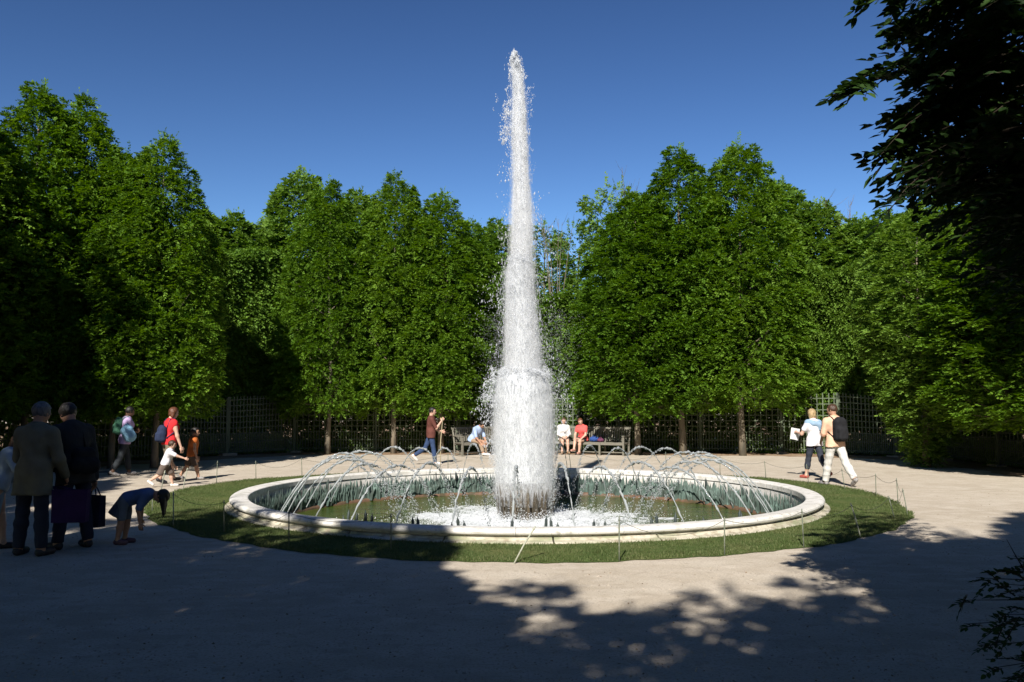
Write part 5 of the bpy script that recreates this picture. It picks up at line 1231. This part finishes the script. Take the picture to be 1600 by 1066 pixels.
v, f = surface(lambda P: field(P, [('c', up((-.06, .02, tl * 1.0)), up((.06, .02, tl * 1.0)), .055, .055), ('c', up((-.03, .08, tl * .9)), up((-.03, .12, tl * .45)), .04, .035), ('c', up((.04, .08, tl * .9)), up((.04, .12, tl * .55)), .04, .035)], .03), up((-.2, -.1, tl * .3)), up((.2, .3, tl * 1.2)), .014)
link('scarf', mesh_of('scarf', v, f, True), F_('grey_scarf', (.16, .14, .14)), J9['root'])
J10 = person(p, 212, 1.64, 'seated woman in a coral red t shirt with bare crossed legs', s2, dict(top=(F_('coral_tee', (.75, .11, .10)), .55, .03, .012), legs=(F_('black_shorts', (.03, .03, .03)), .28, .012), legs_name='shorts', shoes=mat('pink_sandal', (.42, .22, .17), .6)), res=.019, hair=H_AUB, hstyle='long', female=True, seat=.45)
def lump_thing(name, c, r, mt, label, cat, parts=()):
    v, f = surface(lambda P: field(P, [('c', (-r[0] * .4, 0, r[2]), (r[0] * .4, 0, r[2]), r[2] * .9, r[2] * .8), ('c', (0, 0, r[2] * .8), (r[0] * .2, .02, r[2] * 1.5), r[2] * .7, r[2] * .4)], .04) + .006 * np.sin(P[:, 0] * 60) * np.sin(P[:, 2] * 70), (-r[0], -r[1], -.02), (r[0], r[1], r[2] * 2.3), .016)
    t = tag(empty(name, tuple(c)), label, cat); link('bag_body', mesh_of('bag_body', v, f, True), mt, t)
    mb = MB(); mb.tube([(-r[0] * .4, 0, r[2] * 1.5), (-r[0] * .2, .02, r[2] * 2.3), (r[0] * .15, .02, r[2] * 2.4), (r[0] * .35, 0, r[2] * 1.6)], .011, 6); mb.build('handle', mt, t, True)
q = np.array(BENCH_R.matrix_world @ Vector((bench_x(BENCH_R, 927), .22, .45))); lump_thing('handbag', q, (.2, .13, .10), F_('royal_blue_bag', (.03, .07, .24)), 'blue bag on the bench seat beside the woman in coral', 'handbag')
q = np.array(BENCH_R.matrix_world @ Vector((bench_x(BENCH_R, 937), .22, .45))); lump_thing('handbag', q, (.15, .1, .07), F_('plum_bag', (.12, .04, .08)), 'small dark red bag on the bench right of the blue one', 'handbag')
p = on_bench(BENCH_L, bench_x(BENCH_L, 741)); s3 = dict(sitp); s3.update(lean=34, nod=18, arm_l=50, arm_r=50, elb_l=30, elb_r=30, knee_l=70, knee_r=60, thigh_l=82, thigh_r=82)
person(p, 128, 1.72, 'seated person in a pale blue shirt leaning forward on the left bench', s3, dict(top=(F_('pale_blue_shirt', (.36, .46, .66)), .9, .03, .016), legs=(F_('khaki_trousers', (.30, .22, .15)), .98, .016), shoes=M_SHOE_W), res=.02, sk=M_SKIN_T, hair=H_BLACK, seat=.45)
# 10. walking couple
J11 = person(G(1274, 748), -22, 1.66, 'blond woman in a white top with a pale blue scarf and dark cropped trousers', dict(lean=3, arm_l=30, elb_l=75, in_l=10, arm_r=10, elb_r=30, thigh_l=14, thigh_r=-14, knee_l=4, knee_r=26, foot_r=-30, out_l=16, nod=6),
       dict(top=(F_('white_blouse', (.74, .72, .74)), .55, .06, .018), legs=(F_('dark_capri', (.035, .04, .055)), .82, .012), shoes=mat('red_sandal', (.35, .08, .06), .6)), res=.015, hair=H_BLOND, hstyle='bob', female=True)
up = J11['up']; tl = J11['tl']; W11 = 1.66
v, f = surface(lambda P: np.maximum(np.abs(field(P, [('c', up((-.15, -.0, tl * .90)), up((.15, -.0, tl * .90)), .075, .075), ('c', up((-.08, -.08, tl * .86)), up((.08, -.08, tl * .80)), .06, .07), ('c', up((.06, -.10, tl * .80)), up((.07, -.115, tl * .58)), .055, .02)], .04)) - .012, -((P @ J11['T'][:, 2]) - tl * .55)), up((-.3, -.25, tl * .4)), up((.3, .2, tl * 1.3)), .014)
sc_ = link('scarf', mesh_of('scarf', v, f, True), F_('blue_scarf', (.27, .39, .52)), J11['root'])
hn = J11['W'](J11['wrl'] + (J11['wrl'] - J11['ell']) * .35)
mb = MB(); mb.box((-.10, -.004, -.14), (.10, .0, .14)); mb.box((-.10, .001, -.14), (.10, .005, .14), Matrix.Rotation(.25, 4, 'Z')); o = mb.build('map', mat('paper', (.72, .72, .70), .8), None, loc=tuple(hn + np.array([0.0, -.01, -.06])), rot=(R(10), R(12), R(-40))); o.name = 'folded_map'; tag(o, "folded white paper in the blond woman's hand", 'paper')
J12 = person(G(1307, 759), -14, 1.78, 'man in a light orange shirt and white trousers seen from behind', dict(lean=2, arm_l=12, elb_l=55, in_l=30, arm_r=18, elb_r=60, in_r=20, thigh_l=16, thigh_r=-22, knee_l=3, knee_r=16, foot_r=-32, turn=-30, nod=14, spread_r=5),
       dict(top=(F_('orange_shirt', (.76, .47, .32)), .85, .05, .016), collar=F_('orange_collar', (.70, .40, .24)), legs=(F_('white_trousers', (.62, .60, .56)), 1.0, .022), shoes=M_SHOE_G), res=.015, sk=M_SKIN_T, hair=H_BROWN)
backpack(J12, F_('black_pack', (.018, .018, .02)), 'black backpack worn by the man in the orange shirt', w=.15, hgt=.50, dep=.105, h=1.78)
# fallen leaves and pebbles on the gravel
def litter():
    rg = np.random.default_rng(33); n = 2600; u = rg.uniform(0, 1, n); Y = 2.6 + 27 * u ** 1.8; X = rg.uniform(-.72, .72, n) * Y; P = np.stack([X, Y, np.full(n, .006)], 1)
    rr = np.hypot(X - CX, Y - CY); P = P[rr > 6.9]; n = len(P)
    D = nrm(np.stack([rg.normal(0, 1, n), rg.normal(0, 1, n), rg.normal(0, .12, n)], 1)); q = leaves(P, D, .001, 1, .026, 0, rg)
    o = quads_mesh('leaf_litter', q, mat('dry_leaf', (.24, .16, .09), .8, .2, noise=(3, (.13, .10, .06), .4, .6))); lo = link('leaf_litter', o); tag(lo, 'small dry leaves scattered over the gravel', 'leaf litter', kind='stuff')
    n = 9000; Y = 2.6 + 9 * rg.uniform(0, 1, n) ** 1.3; X = rg.uniform(-.75, .75, n) * Y; P = np.stack([X, Y, np.full(n, .002)], 1); P = P[np.hypot(X - CX, Y - CY) > 6.9]; n = len(P); s_ = rg.uniform(.004, .011, n)
    v, f = drops(P, s_, s_ * .7, np.tile([0., 0, 1.], (n, 1)) + rg.normal(0, .1, (n, 3)), rg); pb = link('pebbles', mesh_of('pebbles', v, f), mat('pebble', (.44, .38, .31), .9, noise=(2.5, (.30, .26, .22), .4, .6))); tag(pb, 'loose pebbles lying on the near gravel', 'pebbles', kind='stuff')
litter()
